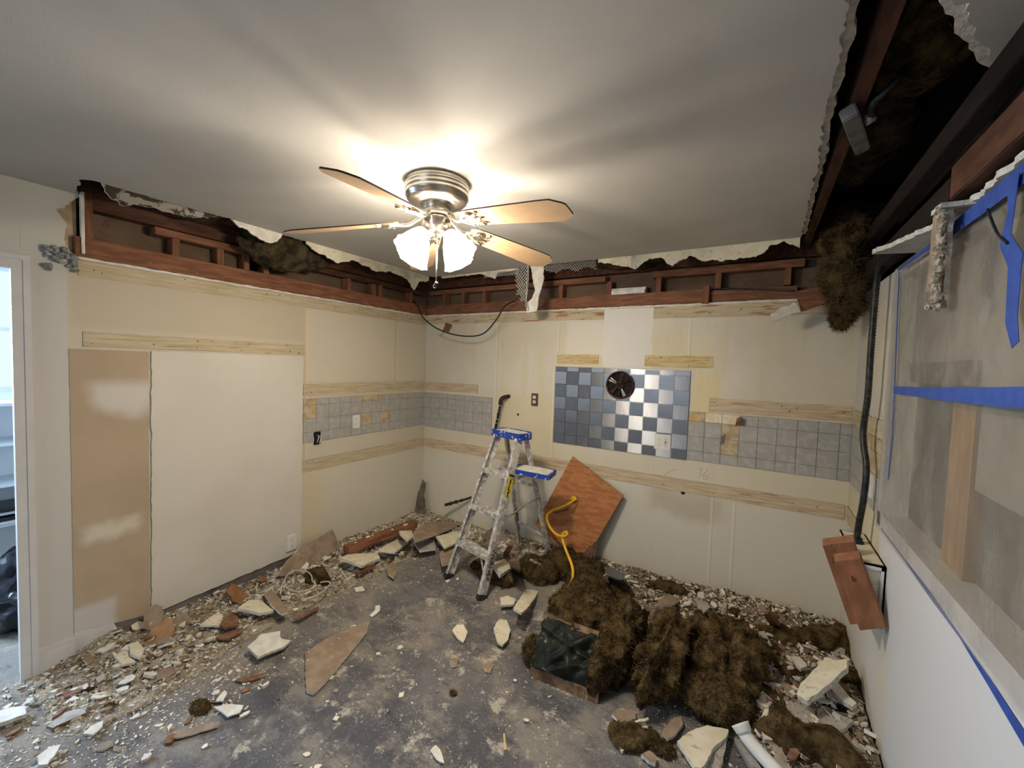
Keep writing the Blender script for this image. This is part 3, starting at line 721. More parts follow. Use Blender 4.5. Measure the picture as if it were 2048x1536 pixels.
# pencil numbers on the back wall
def text_mesh(s, size, name, m, parent=None, ext=0.0004):
    cu = bpy.data.curves.new(name, 'FONT'); cu.body = s; cu.size = size; cu.extrude = ext; cu.align_x = 'CENTER'; cu.align_y = 'CENTER'
    to = bpy.data.objects.new(name, cu); COL.objects.link(to)
    bpy.context.view_layer.update()
    me = bpy.data.meshes.new_from_object(to.evaluated_get(bpy.context.evaluated_depsgraph_get()))
    bpy.data.objects.remove(to)
    return link(name, me, m, parent)
def strokes(name, label, polys, r, m):
    bm = bmesh.new()
    for pl in polys: tube(bm, spline(pl, 6), r, 5)
    return tag(obj(name, bm, m), label, 'writing')
M['pencil'] = simple('pencil_grey', (.30, .26, .20), (.36, .32, .25))
def wp(px, py): p = hit(px, py, 1, 0); return (p.x, -.0006, p.z)
strokes('pencil_number', 'faint pencilled 36 on the cream wall above the low board',
        [[wp(1395, 936), wp(1404, 938), wp(1399, 945), wp(1404, 948), wp(1397, 955)], [wp(1416, 939), wp(1407, 950), wp(1408, 959), wp(1415, 957), wp(1414, 951), wp(1409, 953)],
         [wp(1352, 939), wp(1338, 943), wp(1329, 952)]], .0012, M['pencil'])

# gas pipes
T = thing('gas_pipe', 'black iron pipe stub with elbow on the back wall behind the ladder', 'pipe')
a = hit(1013, 793, 1, -.03); b = hit(1003, 798, 1, -.07); c = hit(990, 862, 1, -.075)
bm = bmesh.new(); tube(bm, spline([(a.x + .01, 0, a.z), a, b, b.lerp(c, .18)], 6), [.017] * 8 + [.019] * 11, 12); obj('elbow', bm, M['blackpipe'], T)
bm = bmesh.new(); tube(bm, [b.lerp(c, .12), c], .012, 12); tube(bm, [b.lerp(c, .46), b.lerp(c, .50)], .0155, 12); obj('pipe', bm, M['blackpipe'], T)
bm = bmesh.new()
for q in (.19, .62, .74): tube(bm, [b.lerp(c, q), b.lerp(c, q + .01)], .0175 if q < .5 else .0145, 12)
obj('white_thread_tape', bm, M['white'], T)
T = thing('gas_valve_pipe', 'black pipe with small orange valve reaching out low by the ladder', 'pipe')
a = hit(948, 994, 1, -.02); b = hit(890, 1010, 1, -.16)
bm = bmesh.new(); tube(bm, [(a.x + .06, 0.0, a.z + .03), a.lerp(b, .45)], .011, 10); obj('pipe', bm, M['blackpipe'], T)
bm = bmesh.new(); q0 = a.lerp(b, .4)
tube(bm, [q0.lerp(b, s) for s in (0, .12, .13, .3, .31, .42, .43, .6, .61, .72, .73, 1)], [.015, .015, .011, .011, .018, .018, .012, .012, .018, .018, .013, .015], 10); obj('fittings', bm, M['blackpipe'], T)
bm = bmesh.new(); q1 = a.lerp(b, .55); beam(bm, q1, q1 + Vector((.03, -.02, -.03)), (1, 0, 0), .012, .004); obj('orange_handle', bm, simple('orange_brass', (.55, .25, .06), (.6, .3, .1)), T)

# ------------------------------------------------------------------ ceiling fan
fan = thing('ceiling_fan', 'brushed nickel ceiling fan with five maple blades and four lit glass shades', 'ceiling fan')
TF = Matrix.Translation((FC[0], FC[1], 0))
bm = bmesh.new()
lathe(bm, [(.0, 2.44), (.136, 2.44), (.139, 2.432), (.136, 2.426), (.141, 2.420), (.142, 2.412), (.137, 2.408), (.141, 2.403), (.142, 2.396), (.137, 2.391), (.139, 2.386),
           (.139, 2.372), (.133, 2.368), (.133, 2.360), (.122, 2.350), (.112, 2.345), (.098, 2.342), (.094, 2.338), (.060, 2.337), (.0, 2.337)][1:], TF, 64)
obj('motor_housing', bm, M['steel'], fan)
bm = bmesh.new(); lathe(bm, [(.066, 2.340), (.066, 2.318), (.060, 2.312), (.075, 2.306), (.080, 2.296), (.080, 2.290), (.055, 2.286), (.050, 2.30)], TF, 48); obj('rotor_hub', bm, M['brass'], fan)
bm = bmesh.new(); lathe(bm, [(.046, 2.290), (.060, 2.284), (.061, 2.272), (.056, 2.250), (.046, 2.228), (.032, 2.212), (.014, 2.206), (.001, 2.205)], TF, 48); obj('light_kit_bowl', bm, M['steel'], fan)
M['bladeedge'] = simple('dark_blade_edge', (.05, .03, .02), (.07, .045, .03))
for k in range(5):
    a = math.radians(-76.3 + 72 * k)
    R_ = Matrix.Translation((FC[0], FC[1], 2.276)) @ Matrix.Rotation(a, 4, 'Z') @ Matrix.Rotation(math.radians(6.6), 4, 'Y') @ Matrix.Rotation(math.radians(-13), 4, 'X')
    prof = [(.165, -.038), (.18, -.050), (.24, -.056), (.56, -.069), (.622, -.069), (.664, -.043), (.674, -.030), (.674, .030), (.664, .043), (.622, .069), (.56, .069), (.24, .056), (.18, .050), (.165, .038)]
    bm = bmesh.new(); prism(bm, [R_ @ Vector((x, y, .003)) for x, y in prof], (R_.to_3x3() @ Vector((0, 0, .006))), 0, 1, 0)
    bl = obj('fan_blade', bm, [M['blade'], M['bladeedge']], fan)
    # blade iron: arm plus scrolled fork
    bm = bmesh.new()
    RA = Matrix.Translation((FC[0], FC[1], 0)) @ Matrix.Rotation(a, 4, 'Z')
    def rp(x, y, z): return R_ @ Vector((x, y, z))
    tube(bm, spline([RA @ Vector((.062, 0, 2.292)), RA @ Vector((.085, 0, 2.276)), RA @ Vector((.125, 0, 2.252)), rp(.165, 0, -.008)], 6), [.009] * 6 + [.008] * 13, 8)
    for s in (-1, 1):
        tube(bm, spline([rp(.150, 0, -.008), rp(.185, s * .030, -.008), rp(.215, s * .040, -.008), rp(.235, s * .028, -.008), rp(.255, s * .034, -.008), rp(.262, s * .043, -.008)], 6), [.008] * 12 + [.007] * 10 + [.009] * 9, 8)
        tube(bm, spline([rp(.19, s * .004, -.008), rp(.215, s * .016, -.008), rp(.24, s * .006, -.008)], 5), .006, 6)
        lathe(bm, [(.0001, .003), (.006, .002), (.007, 0)], R_ @ Matrix.Translation((.205, s * .034, -.016)) @ Matrix.Rotation(math.pi, 4, 'X'), 8)
    tube(bm, spline([rp(.155, 0, -.008), rp(.22, 0, -.008), rp(.270, 0, -.008)], 4), [.007] * 4 + [.008] * 5, 8)
    obj('blade_iron', bm, M['brass'], bl)
for k in range(4):
    a = math.radians(-4 + 90 * k)
    d = Vector((math.cos(a), math.sin(a), 0))
    n0 = Vector((FC[0], FC[1], 2.245)) + d * .052
    ax = (d * .62 + Vector((0, 0, -.80))).normalized()
    neck = Vector((FC[0], FC[1], 2.205)) + d * .078
    bm = bmesh.new(); tube(bm, spline([n0, n0 + d * .025 + Vector((0, 0, -.004)), neck - ax * .012], 6), .010, 8)
    tube(bm, [neck - ax * .014, neck + ax * .016], [.020, .024], 16); obj('lamp_socket', bm, M['brass'], fan)
    Q = ax.to_track_quat('Z', 'Y').to_matrix().to_4x4()
    Ms = Matrix.Translation(neck) @ Q
    fl_ = lambda an, z: 1 + (.045 * math.cos(an * 8) * max(0, (z - .06) / .05))
    bm = bmesh.new(); lathe(bm, [(.024, .0), (.030, .006), (.036, .020), (.046, .045), (.054, .070), (.058, .090), (.064, .108), (.071, .120)], Ms, 48, 0, fl_)
    bmesh.ops.solidify(bm, geom=bm.faces[:], thickness=.003)
    sh = obj('lamp_shade', bm, M['shade'], fan, True)
    L = bpy.data.lights.new('lamp_bulb', 'POINT'); L.energy = 21.0; L.color = (1.0, .89, .73); L.shadow_soft_size = .024
    lo = bpy.data.objects.new('lamp_bulb', L); COL.objects.link(lo); lo.location = neck + ax * .045; lo.parent = sh
bm = bmesh.new()
tube(bm, [(FC[0] + .005, FC[1], 2.206), (FC[0] + .005, FC[1], 2.14)], .0022, 6)
tube(bm, [(FC[0] + .005, FC[1], 2.14), (FC[0] + .005, FC[1], 2.005)], .0032, 6)
pc = obj('pull_chain', bm, M['brass'], fan)
bm = bmesh.new()
bmesh.ops.create_uvsphere(bm, u_segments=14, v_segments=8, radius=.009, matrix=Matrix.Translation((FC[0] + .006, FC[1], 1.995)))
lathe(bm, [(.006, -.002), (.011, -.002), (.011, .002), (.006, .002), (.006, -.002)], Matrix.Translation((FC[0] - .002, FC[1], 1.982)) @ Matrix.Rotation(math.pi / 2, 4, 'X'), 14)
obj('chain_fob', bm, M['black'], pc)

# ------------------------------------------------------------------ ladder
lad = thing('step_ladder', 'paint-spattered aluminium step ladder with a blue top in front of the back wall', 'ladder')
th = -.245; U = Vector((math.cos(th), math.sin(th), 0)); V = Vector((-math.sin(th), math.cos(th), 0)); Z = Vector((0, 0, 1))
LC = Vector((1.381, -.471, 0)); HT = 1.085
FL0 = LC - V * .45 - U * .2025; FR0 = LC - V * .45 + U * .2025
FL1 = LC - V * .045 - U * .1305 + Z * HT; FR1 = LC - V * .045 + U * .1305 + Z * HT
RL0 = LC + V * .325 - U * .186; RR0 = LC + V * .325 + U * .186
RL1 = LC + V * .035 - U * .1205 + Z * HT; RR1 = LC + V * .035 + U * .1205 + Z * HT
def channel(bm, p0, p1, s, web, fl, inw, t=.003):
    """C-channel rail: web seen from outside, flanges inwards"""
    d = (p1 - p0).normalized(); s = (s - d * s.dot(d)).normalized(); n = inw - d * inw.dot(d); n = (n - s * n.dot(s)).normalized()
    beam(bm, p0, p1, s, web, t)
    for q in (-.5, .5): beam(bm, p0 + s * (q * web) + n * fl / 2, p1 + s * (q * web) + n * fl / 2, n, fl, t)
    for q in (-.3, -.1, .1, .3): beam(bm, p0 + s * (q * web) - n * .002, p1 + s * (q * web) - n * .002, s, .003, .002)
for (p0, p1, s) in ((FL0, FL1, -1), (FR0, FR1, 1)):
    bm = bmesh.new(); channel(bm, p0 + (p1 - p0) * .015, p1, V, .066, .024, -U * s); r_ = obj('front_rail', bm, M['alu'], lad)
    bm = bmesh.new(); beam(bm, p0 + Z * .003 - U * s * .008, p0 + (p1 - p0) * .028 - U * s * .008, V, .076, .036); obj('rubber_foot', bm, M['black'], r_)
for (p0, p1, s) in ((RL0, RL1, -1), (RR0, RR1, 1)):
    bm = bmesh.new(); channel(bm, p0 + (p1 - p0) * .012, p1, V, .034, .020, -U * s); r_ = obj('rear_rail', bm, M['alu'], lad)
    bm = bmesh.new(); beam(bm, p0 + Z * .003 - U * s * .006, p0 + (p1 - p0) * .022 - U * s * .006, V, .042, .028); obj('rubber_foot', bm, M['black'], r_)
for k in (1, 2, 3):
    a = FL0.lerp(FL1, k / 4); b = FR0.lerp(FR1, k / 4)
    bm = bmesh.new(); beam(bm, a, b, V, .078, .004)
    for q in (-.5, .5): beam(bm, a + V * q * .078 - Z * .014, b + V * q * .078 - Z * .014, Z, .03, .003)
    for q in (-.4, -.24, -.08, .08, .24, .4): beam(bm, a + V * q * .078 + Z * .003, b + V * q * .078 + Z * .003, V, .004, .003)
    s_ = obj('step', bm, M['alu'], lad)
    if k in (1, 2, 3):
        bm = bmesh.new(); beam(bm, a + V * .03 - Z * .028, a - U * -.0 + V * .03 - Z * .028 + (b - a) * .001 + Z * .002, U, .01, .01)
        for (e, s) in ((a, 1), (b, -1)):
            m_ = e + U * s * .09 - V * .03 - Z * .02; f_ = e - Z * .10 - V * .045 + U * s * .004
            if k == 1 or s == -1 or k == 3: beam(bm, m_, e - Z * (.16 if k == 1 else .09) - V * (.06 if k == 1 else .03) + U * s * .006, V, .012, .003)
        obj('step_brace', bm, M['alu'], s_)
# rear horizontals and spreaders
bm = bmesh.new(); a = RL0.lerp(RL1, .25); b = RR0.lerp(RR1, .12)
beam(bm, a, RR0.lerp(RR1, .22), Z, .022, .004); obj('rear_brace', bm, M['alu'], lad)
bm = bmesh.new(); beam(bm, RL0.lerp(RL1, .62), RR0.lerp(RR1, .62), Z, .022, .004); obj('rear_brace', bm, M['alu'], lad)
bm = bmesh.new(); a = FR0.lerp(FR1, .47) + V * .03; b = RR0.lerp(RR1, .53)
tube(bm, spline([a - U * .02, a.lerp(b, .3) + Z * .0, a.lerp(b, .6) + Z * .012, b], 6), .006, 6); tube(bm, spline([a - Z * .012, a.lerp(b, .3) - Z * .008, a.lerp(b, .55) + Z * .008], 6), .004, 6)
obj('spreader_cord', bm, simple('grimy_cord', (.22, .20, .16), (.3, .28, .22)), lad)
for s, (fa, fb, ra, rb) in ((-1, (FL0, FL1, RL0, RL1)), (1, (FR0, FR1, RR0, RR1))):
    bm = bmesh.new(); beam(bm, fa.lerp(fb, .70) + V * .03 - U * s * .01, ra.lerp(rb, .74) - U * s * .01, Z, .024, .003); obj('spreader_bar', bm, M['alu'], lad)
# blue top cap
bm = bmesh.new()
q = [(-.152, -.080), (.152, -.080), (.158, -.060), (.158, .050), (.120, .078), (-.120, .078), (-.158, .050), (-.158, -.060)]
prism(bm, [LC + U * x + V * y + Z * (HT + .028) for x, y in q], (0, 0, .014), 0, 0, 0)
for i in range(len(q)):
    a = q[i]; b = q[(i + 1) % len(q)]
    beam(bm, LC + U * a[0] + V * a[1] + Z * (HT + .006), LC + U * b[0] + V * b[1] + Z * (HT + .006), Z, .052, .006)
bmesh.ops.remove_doubles(bm, verts=bm.verts, dist=.0005)
cap = obj('top_cap', bm, M['blue'], lad)
bm = bmesh.new(); prism(bm, ragged([LC + U * x + V * y + Z * (HT + .0305) for x, y in [(-.13, -.06), (.12, -.065), (.14, .03), (.1, .06), (-.12, .06)]], .008, .02, 41), (0, 0, .002), 0, 0, 0)
obj('dried_paint', bm, M['plaster'], cap)
# fold-out paint tray at the back
tz = .845
tc = [hit(px, py, 2, tz) for px, py in ((1040, 929), (1112, 941), (1098, 953), (1022, 938))]
bm = bmesh.new(); prism(bm, tc, (0, 0, .010), 0, 0, 0)
for i in range(4): beam(bm, tc[i] - Z * .012, tc[(i + 1) % 4] - Z * .012, Z, .034, .006)
tr_ = obj('paint_tray', bm, M['blue'], lad)
bm = bmesh.new(); cc = sum(tc, Vector()) / 4; prism(bm, ragged([cc + (p - cc) * .9 + Z * .006 for p in tc], .012, .015, 42), (0, 0, .006), 0, 0, 0)
obj('dried_paint', bm, M['plaster'], tr_)
bm = bmesh.new()
for p in (tc[3], tc[2]): beam(bm, p - Z * .01, p.lerp(FL0.lerp(FL1, .70) if p is tc[3] else RR0.lerp(RR1, .72), .9), Z, .022, .003)
obj('tray_arm', bm, M['alu'], tr_)
# stickers and lettering on the right rail
dR = (FR1 - FR0).normalized(); sR = (V - dR * V.dot(dR)).normalized(); nR = sR.cross(dR); nR = nR if nR.dot(U) > 0 else -nR
a = FR0.lerp(FR1, .755); b = FR0.lerp(FR1, .615)
bm = bmesh.new(); beam(bm, a + nR * .0055, b + nR * .0055, sR, .052, .0012); lb = obj('warning_sticker', bm, M['yellowlabel'], lad); lb['label'] = 'yellow warning sticker'
bm = bmesh.new(); beam(bm, a + nR * .0066, a.lerp(b, .1) + nR * .0066, sR, .050, .001)
rnd = random.Random(5)
for k in range(15):
    q = .16 + k * .056; wq = rnd.uniform(.2, .8)
    beam(bm, a.lerp(b, q) + nR * .0066 + sR * rnd.uniform(-.007, .007), a.lerp(b, q + .02) + nR * .0066 + sR * rnd.uniform(-.007, .007), sR, .046 * wq, .001)
obj('sticker_print', bm, M['black'], lb)
bm = bmesh.new(); beam(bm, FR0.lerp(FR1, .96) + nR * .0045, FR0.lerp(FR1, .80) + nR * .0045, sR, .050, .001); lb = obj('spec_sticker', bm, M['white'], lad)
bm = bmesh.new()
for k in range(22):
    q = .95 - k * .0066
    for j in range(2): beam(bm, FR0.lerp(FR1, q) + nR * .0055 + sR * (-.011 + j * .022), FR0.lerp(FR1, q - .0026) + nR * .0055 + sR * (-.011 + j * .022), sR, rnd.uniform(.006, .019), .001)
obj('sticker_print', bm, M['pencil'], lb)
tx = text_mesh('WERNER', .056, 'rail_lettering', M['black'], lad)
base = FR0.lerp(FR1, .20) + nR * .0062
# letters read up the rail: text x axis along the rail (downwards), normal outwards
xa = -dR; ya = nR.cross(xa)
Mt = Matrix((xa, ya, nR)).transposed().to_4x4(); Mt.translation = base
tx.data.transform(Mt)

# ------------------------------------------------------------------ plywood, hose
PP = (0, -.02, .90); PN = Vector((0, 1, -.16)).normalized()
pc_ = [hitp(px, py, PP, PN) for px, py in ((1145, 913), (1247, 991), (1196, 1076))] 
left = hitp(1070, 1049, PP, PN); top, rt_ = pc_[0], pc_[1]
bot = left + (rt_ - top) * .86
br = hitp(1190, 1088, PP, PN)
bm = bmesh.new()
edge = [top, rt_, br] + ragged([br, bot], .025, .008, 51, False)[1:] + [left]
prism(bm, edge, PN * -.013, 0, 1, 0)
T = thing('plywood_board', 'reddish plywood square leaning on the back wall behind the ladder', 'plywood board')
obj('panel', bm, [M['ply'], M['chipwood']], T)
bm = bmesh.new(); rnd = random.Random(8)
dn = (br - rt_).normalized(); ac = (rt_ - top).normalized()
for k in range(70):
    p0 = br.lerp(bot, rnd.random() * .5) + dn * rnd.uniform(-.05, .0); d = dn * rnd.uniform(.03, .11) + ac * rnd.uniform(-.01, .06)
    beam(bm, p0 - PN * .006, p0 + d - PN * .006 - Vector((0, rnd.uniform(0, .03), 0)), ac, rnd.uniform(.0015, .005), .0015)
obj('splinters', bm, M['chipwood'], T)
T = thing('gas_hose', 'bright yellow gas hose coming through the plywood with a loop', 'hose')
hp = [(1150, 999, -.14), (1140, 1006, -.18), (1126, 1013, -.20), (1106, 1020, -.22), (1095, 1030, -.23), (1095, 1043, -.23), (1103, 1059, -.24), (1115, 1070, -.25), (1127, 1073, -.27), (1134, 1069, -.28), (1132, 1064, -.265), (1125, 1069, -.26), (1126, 1082, -.27), (1133, 1103, -.32), (1143, 1128, -.40), (1146, 1148, -.48), (1141, 1168, -.55), (1128, 1183, -.58), (1112, 1190, -.58)]
P_ = [hit(x, y, 1, d) for x, y, d in hp]
bm = bmesh.new(); tube(bm, spline(P_[3:], 8), .011, 10); obj('hose', bm, M['yellow'], T, True)
bm = bmesh.new(); tube(bm, spline(P_[:4], 8), [.008] * 8 + [.012] * 17, 10); obj('hose_connector', bm, M['yellow'], T)
bm = bmesh.new(); p = hitp(1148, 997, Vector(PP) - PN * .02, PN); tube(bm, [p + PN * .012, p - PN * .012], .022, 12); tube(bm, [p - Vector((.03, .01, 0)), p + Vector((.03, -.01, 0))], .008, 8); obj('yellow_flange', bm, M['yellow'], T)
bm = bmesh.new(); tube(bm, [P_[3] + Vector((.02, 0, -.02)), P_[2] + Vector((.05, 0, -.01))], .004, 6); obj('rusty_nipple', bm, M['blackpipe'], T)

# ------------------------------------------------------------------ broken edges along the ceiling gaps
def face_strip(name, label, top_pts, bot_pts, vec, m, seed, amp=.008, cat='plaster'):
    bm = bmesh.new(); pts = [Vector(p) for p in top_pts] + ragged([Vector(p) for p in bot_pts], amp, .012, seed, False)
    prism(bm, pts, vec, 0, 1, 0)
    return tag(obj(name, bm, [m, M['gypsum']]), label, cat)
YB = -.298
face_strip('plaster_remnant', 'long cream strip of torn plaster under the ceiling edge, right of the hanging lath', [(1.97, YB, H), (3.20, YB, H)][::-1],
           [(1.97, YB, 2.42), (2.10, YB, 2.385), (2.24, YB, 2.345), (2.34, YB, 2.405), (2.42, YB, 2.41), (2.49, YB, 2.345), (2.60, YB, 2.40), (2.70, YB, 2.355), (2.84, YB, 2.345), (2.98, YB, 2.35), (3.06, YB, 2.41), (3.12, YB, 2.43), (3.20, YB, 2.38)], (0, -.012, 0), M['cream'], 61)
face_strip('plaster_remnant', 'short cream sliver of plaster under the ceiling edge left of the hanging lath', [(.45, YB, H), (1.28, YB, H)][::-1], [(.45, YB, 2.42), (.9, YB, 2.425), (1.05, YB, 2.37), (1.08, YB, 2.42), (1.28, YB, 2.425)], (0, -.012, 0), M['cream'], 62, .004)
XL = .335
face_strip('plaster_remnant', 'cream flap of plaster hanging at the ceiling edge beyond the fan, near the corner', [(XL, -1.55, H), (XL, -.34, H)][::-1],
           [(XL, -1.55, 2.42), (XL, -1.42, 2.375), (XL, -1.30, 2.35), (XL, -1.15, 2.40), (XL, -.95, 2.36), (XL, -.80, 2.39), (XL, -.60, 2.365), (XL, -.52, 2.28), (XL, -.46, 2.37), (XL, -.34, 2.40)], (.012, 0, 0), M['cream'], 63)
face_strip('plaster_remnant', 'bright torn plaster tongue midway along the left ceiling gap', [(XL, -2.02, H), (XL, -1.72, H)][::-1],
           [(XL, -2.02, 2.43), (XL, -1.92, 2.40), (XL, -1.86, 2.37), (XL, -1.80, 2.36), (XL, -1.74, 2.40), (XL, -1.72, 2.43)], (.012, 0, 0), M['plaster'], 64)
XM = .25
bm = bmesh.new(); rnd = random.Random(9)
pts = ragged([(.30, -2.56, H + .02), (.30, -2.05, H + .02), (.25, -2.10, 2.435), (.23, -2.22, 2.415), (.22, -2.32, 2.425), (.22, -2.42, 2.39), (.19, -2.47, 2.395), (.25, -2.54, 2.42)], .010, .012, 66)
prism(bm, pts, (.012, 0, 0), 0, 1, 1)
tag(obj('plaster_remnant', bm, [simple('torn_paper_and_plaster', (.07, .05, .035), (.42, .38, .32), 16, .9, lo=.47, hi=.53, bump=.6), M['gypsum']]), 'curling plaster and paper strip at the doorway end of the left ceiling gap', 'plaster')
# expanded metal lath
def lathmesh(bm, o, ux, uz, wd, ht, cw=.020, ch=.0115, r=.0010, clip=None):
    o = Vector(o); ux = Vector(ux); uz = Vector(uz)
    nx = int(wd / cw); nz = int(ht / ch); nn = ux.cross(uz).normalized()
    for j in range(nz):
        for i in range(nx):
            u = (i + (j % 2) * .5) * cw; v = j * ch
            if clip and not clip(u, v): continue
            w0 = nn * .004 * math.sin(u * 40 + v * 30)
            p0 = o + ux * u + uz * v + w0; pa = o + ux * (u - cw / 2) + uz * (v + ch) + w0; pb = o + ux * (u + cw / 2) + uz * (v + ch) + w0
            beam(bm, p0, pa, nn, r * 3, r * 2.2); beam(bm, p0, pb, nn, r * 3, r * 2.2)
bm = bmesh.new(); lathmesh(bm, (1.50, YB - .004, 2.355), (1, 0, 0), (0, 0, 1), .47, .085, clip=lambda u, v: v > .045 * (1 - min(1, u / .15)) - .0 and v > .02 + .012 * math.sin(u * 37))
tag(obj('metal_lath', bm, M['lath']), 'strip of wire lath under the ceiling edge right of the hanging piece', 'metal lath')
bm = bmesh.new(); lathmesh(bm, (.95, YB - .004, 2.385), (1, 0, 0), (0, 0, 1), .34, .05)
tag(obj('metal_lath', bm, M['lath']), 'strip of wire lath under the ceiling edge just right of the lamp shades', 'metal lath')
bm = bmesh.new(); lathmesh(bm, (XL + .003, -1.12, 2.36), (0, 1, 0), (0, 0, 1), .75, .08, clip=lambda u, v: v > .02 + .02 * math.sin(u * 21))
tag(obj('metal_lath', bm, M['lath']), 'strip of wire lath along the left ceiling edge near the corner', 'metal lath')
T = thing('hanging_lath', 'torn corner of wire lath and plaster dangling from the back ceiling edge', 'metal lath')
bm = bmesh.new(); lathmesh(bm, (1.275, -.33, 2.15), (1, 0, .1), (0, .06, 1), .14, .30, .024, .015, .0016, clip=lambda u, v: u > .02 * math.sin(v * 20) and not (v < .05 and u < .06))
obj('wire_lath', bm, M['lath'], T)
bm = bmesh.new(); prism(bm, ragged([(1.40, -.30, 2.45), (1.52, -.30, 2.45), (1.53, -.33, 2.30), (1.50, -.33, 2.20), (1.49, -.33, 2.07), (1.41, -.34, 2.06), (1.38, -.34, 2.13), (1.44, -.34, 2.18), (1.46, -.33, 2.24)], .006, .012, 71), (0, -.012, 0), 0, 1, 0)
obj('plaster_piece', bm, [M['plaster'], M['gypsum']], T)
bm = bmesh.new(); lathmesh(bm, (1.395, -.335, 2.10), (.35, -.93, 0), (0, .02, 1), .05, .34, .014, .010, .0016); tube(bm, spline([(1.40, -.33, 2.44), (1.405, -.345, 2.30), (1.395, -.35, 2.20), (1.42, -.35, 2.08)], 8), .004, 6)
obj('corner_bead', bm, M['lath'], T)

# wood and plaster hanging at the right end of the back wall
T = thing('broken_soffit_piece', 'broken wood and plaster piece tilted at the right end of the back beam', 'broken board')
a = [hit(px, py, 1, -.20) for px, py in ((1592, 583), (1672, 563), (1673, 598), (1603, 622))]
bm = bmesh.new(); prism(bm, a, (0, -.045, 0), 0, 0, 0); obj('wood_block', bm, M['redwood'], T)
a = [hit(px, py, 1, -.235) for px, py in ((1540, 628), (1590, 604), (1600, 622), (1560, 636), (1541, 644))]
bm = bmesh.new(); prism(bm, ragged(a, .008, .012, 72), (0, -.02, 0), 0, 1, 0); obj('plaster_crust', bm, [M['plaster'], M['gypsum']], T)
T2 = tag(obj('loose_wire', (lambda b_: (tube(b_, spline([hit(800, 598, 1, -.12), hit(830, 605, 1, -.15), hit(848, 637, 1, -.2), hit(880, 660, 1, -.24), hit(925, 672, 1, -.26), hit(965, 668, 1, -.26), hit(992, 640, 1, -.25), hit(1010, 612, 1, -.22), hit(1030, 602, 1, -.12)], 8), .006, 8), b_)[1])(bmesh.new()), M['black']), 'dark cable drooping across the back left corner below the beam', 'cable')
bm = bmesh.new(); tube(bm, spline([hit(1420, 577, 1, -.02), hit(1460, 577, 1, -.04), hit(1520, 579, 1, -.04), hit(1590, 581, 1, -.1)], 6), .005, 6)
tag(obj('loose_wire', bm, M['black']), 'thin dark cable lying along the recessed beam at the right', 'cable')
bm = bmesh.new(); p = [hit(x, y, 1, -.02) for x, y in ((891, 645), (903, 650), (896, 664), (886, 661))]; prism(bm, p, (0, -.008, 0), 0, 0, 0); tube(bm, [hit(890, 660, 1, -.02), hit(882, 671, 1, -.015)], .0025, 6)
tag(obj('wood_scrap', bm, M['redwoodz']), 'small red splinter of wood nailed under the beam near the left corner', 'wood scrap')

# ------------------------------------------------------------------ right hand soffit remains, conduit, boxes
SB = 2.135
edge = [hit(px, py, 2, SB) for px, py in ((1742, 513), (1800, 489), (1868, 458), (1905, 432), (1960, 392), (2046, 318), (2100, 270))]
bm = bmesh.new(); pts = ragged(edge, .010, .012, 81, False) + [Vector((W, edge[-1].y, SB)), Vector((W, edge[0].y, SB))]
prism(bm, [p + Vector((0, 0, .018)) for p in pts], (0, 0, .018), 1, 1, 0)
tag(obj('soffit_remnant', bm, [M['unlit_underside'], M['gypsum']]), 'grey underside of the broken soffit along the right wall', 'plaster')
wood('wood_beam', 'brown board above the broken soffit edge at the far right', box(W - .05, W, -1.50, -.05, 2.16, 2.25, .003), M['blackwood'], cat='beam')
wood('wood_beam', 'dark second board high above the soffit at the far right', box(W - .05, W, -2.9, -.05, 2.36, 2.44, .003), M['blackwood'], cat='beam')
wood('wood_beam', 'orange-brown board end over the broken soffit at the right edge of the view', box(W - .055, W, -2.9, -1.52, 2.17, 2.27, .003), M['darkwood'], cat='beam')
T = thing('hanging_plaster', 'crusty strip of corner bead and plaster dangling in front of the plastic sheet', 'plaster')
xs = 3.472; tp = hit(1885, 425, 0, xs); bt = hit(1885, 600, 0, xs)
bm = bmesh.new(); prism(bm, ragged([(xs, tp.y + .085, 2.140), (xs + .01, tp.y - .01, 2.140), (xs + .01, tp.y - .02, bt.z + .02), (xs, tp.y + .09, bt.z + .05)], .006, .012, 82), (-.012, 0, 0), 0, 1, 0)
obj('plaster_slab', bm, [M['tanpaper'], M['gypsum']], T)
bm = bmesh.new(); prism(bm, ragged([(xs - .012, tp.y + .05, 2.146), (W - .005, tp.y + .05, 2.146), (W - .005, tp.y - .03, 2.146), (xs - .012, tp.y - .03, 2.146)], .003, .012, 88), (0, 0, .014), 0, 0, 0); obj('torn_lip', bm, M['gypsum'], T)
bm = bmesh.new(); rnd = random.Random(12)
for k in range(46):
    z = bt.z + (2.135 - bt.z) * k / 45
    lump(bm, (xs - .006 + rnd.uniform(-.004, .004), tp.y - .022 + rnd.uniform(-.016, .016), z), [rnd.uniform(.006, .013) for _ in range(3)], k + 90, 2, .5)
for k in range(10): lump(bm, (xs + rnd.uniform(-.01, .01), tp.y + rnd.uniform(-.04, .04), bt.z + rnd.uniform(-.01, .02)), [rnd.uniform(.008, .016) for _ in range(3)], k + 190, 2, .5)
obj('plaster_crust', bm, simple('dimmed_plaster_crust', (.20, .16, .11), (.46, .40, .31), 45, .95, bump=.6), T)  # plaster darkened in colour to stand in for dim sideways light
for (lab, a) in (('thin wire sticking out beside the hanging plaster strip', [(1975, 418), (1985, 445), (1997, 470), (2014, 487)]),):
    bm = bmesh.new(); tube(bm, spline([hit(x, y, 0, 3.50) for x, y in a], 5), .003, 6); tag(obj('loose_wire', bm, M['black']), lab, 'cable')

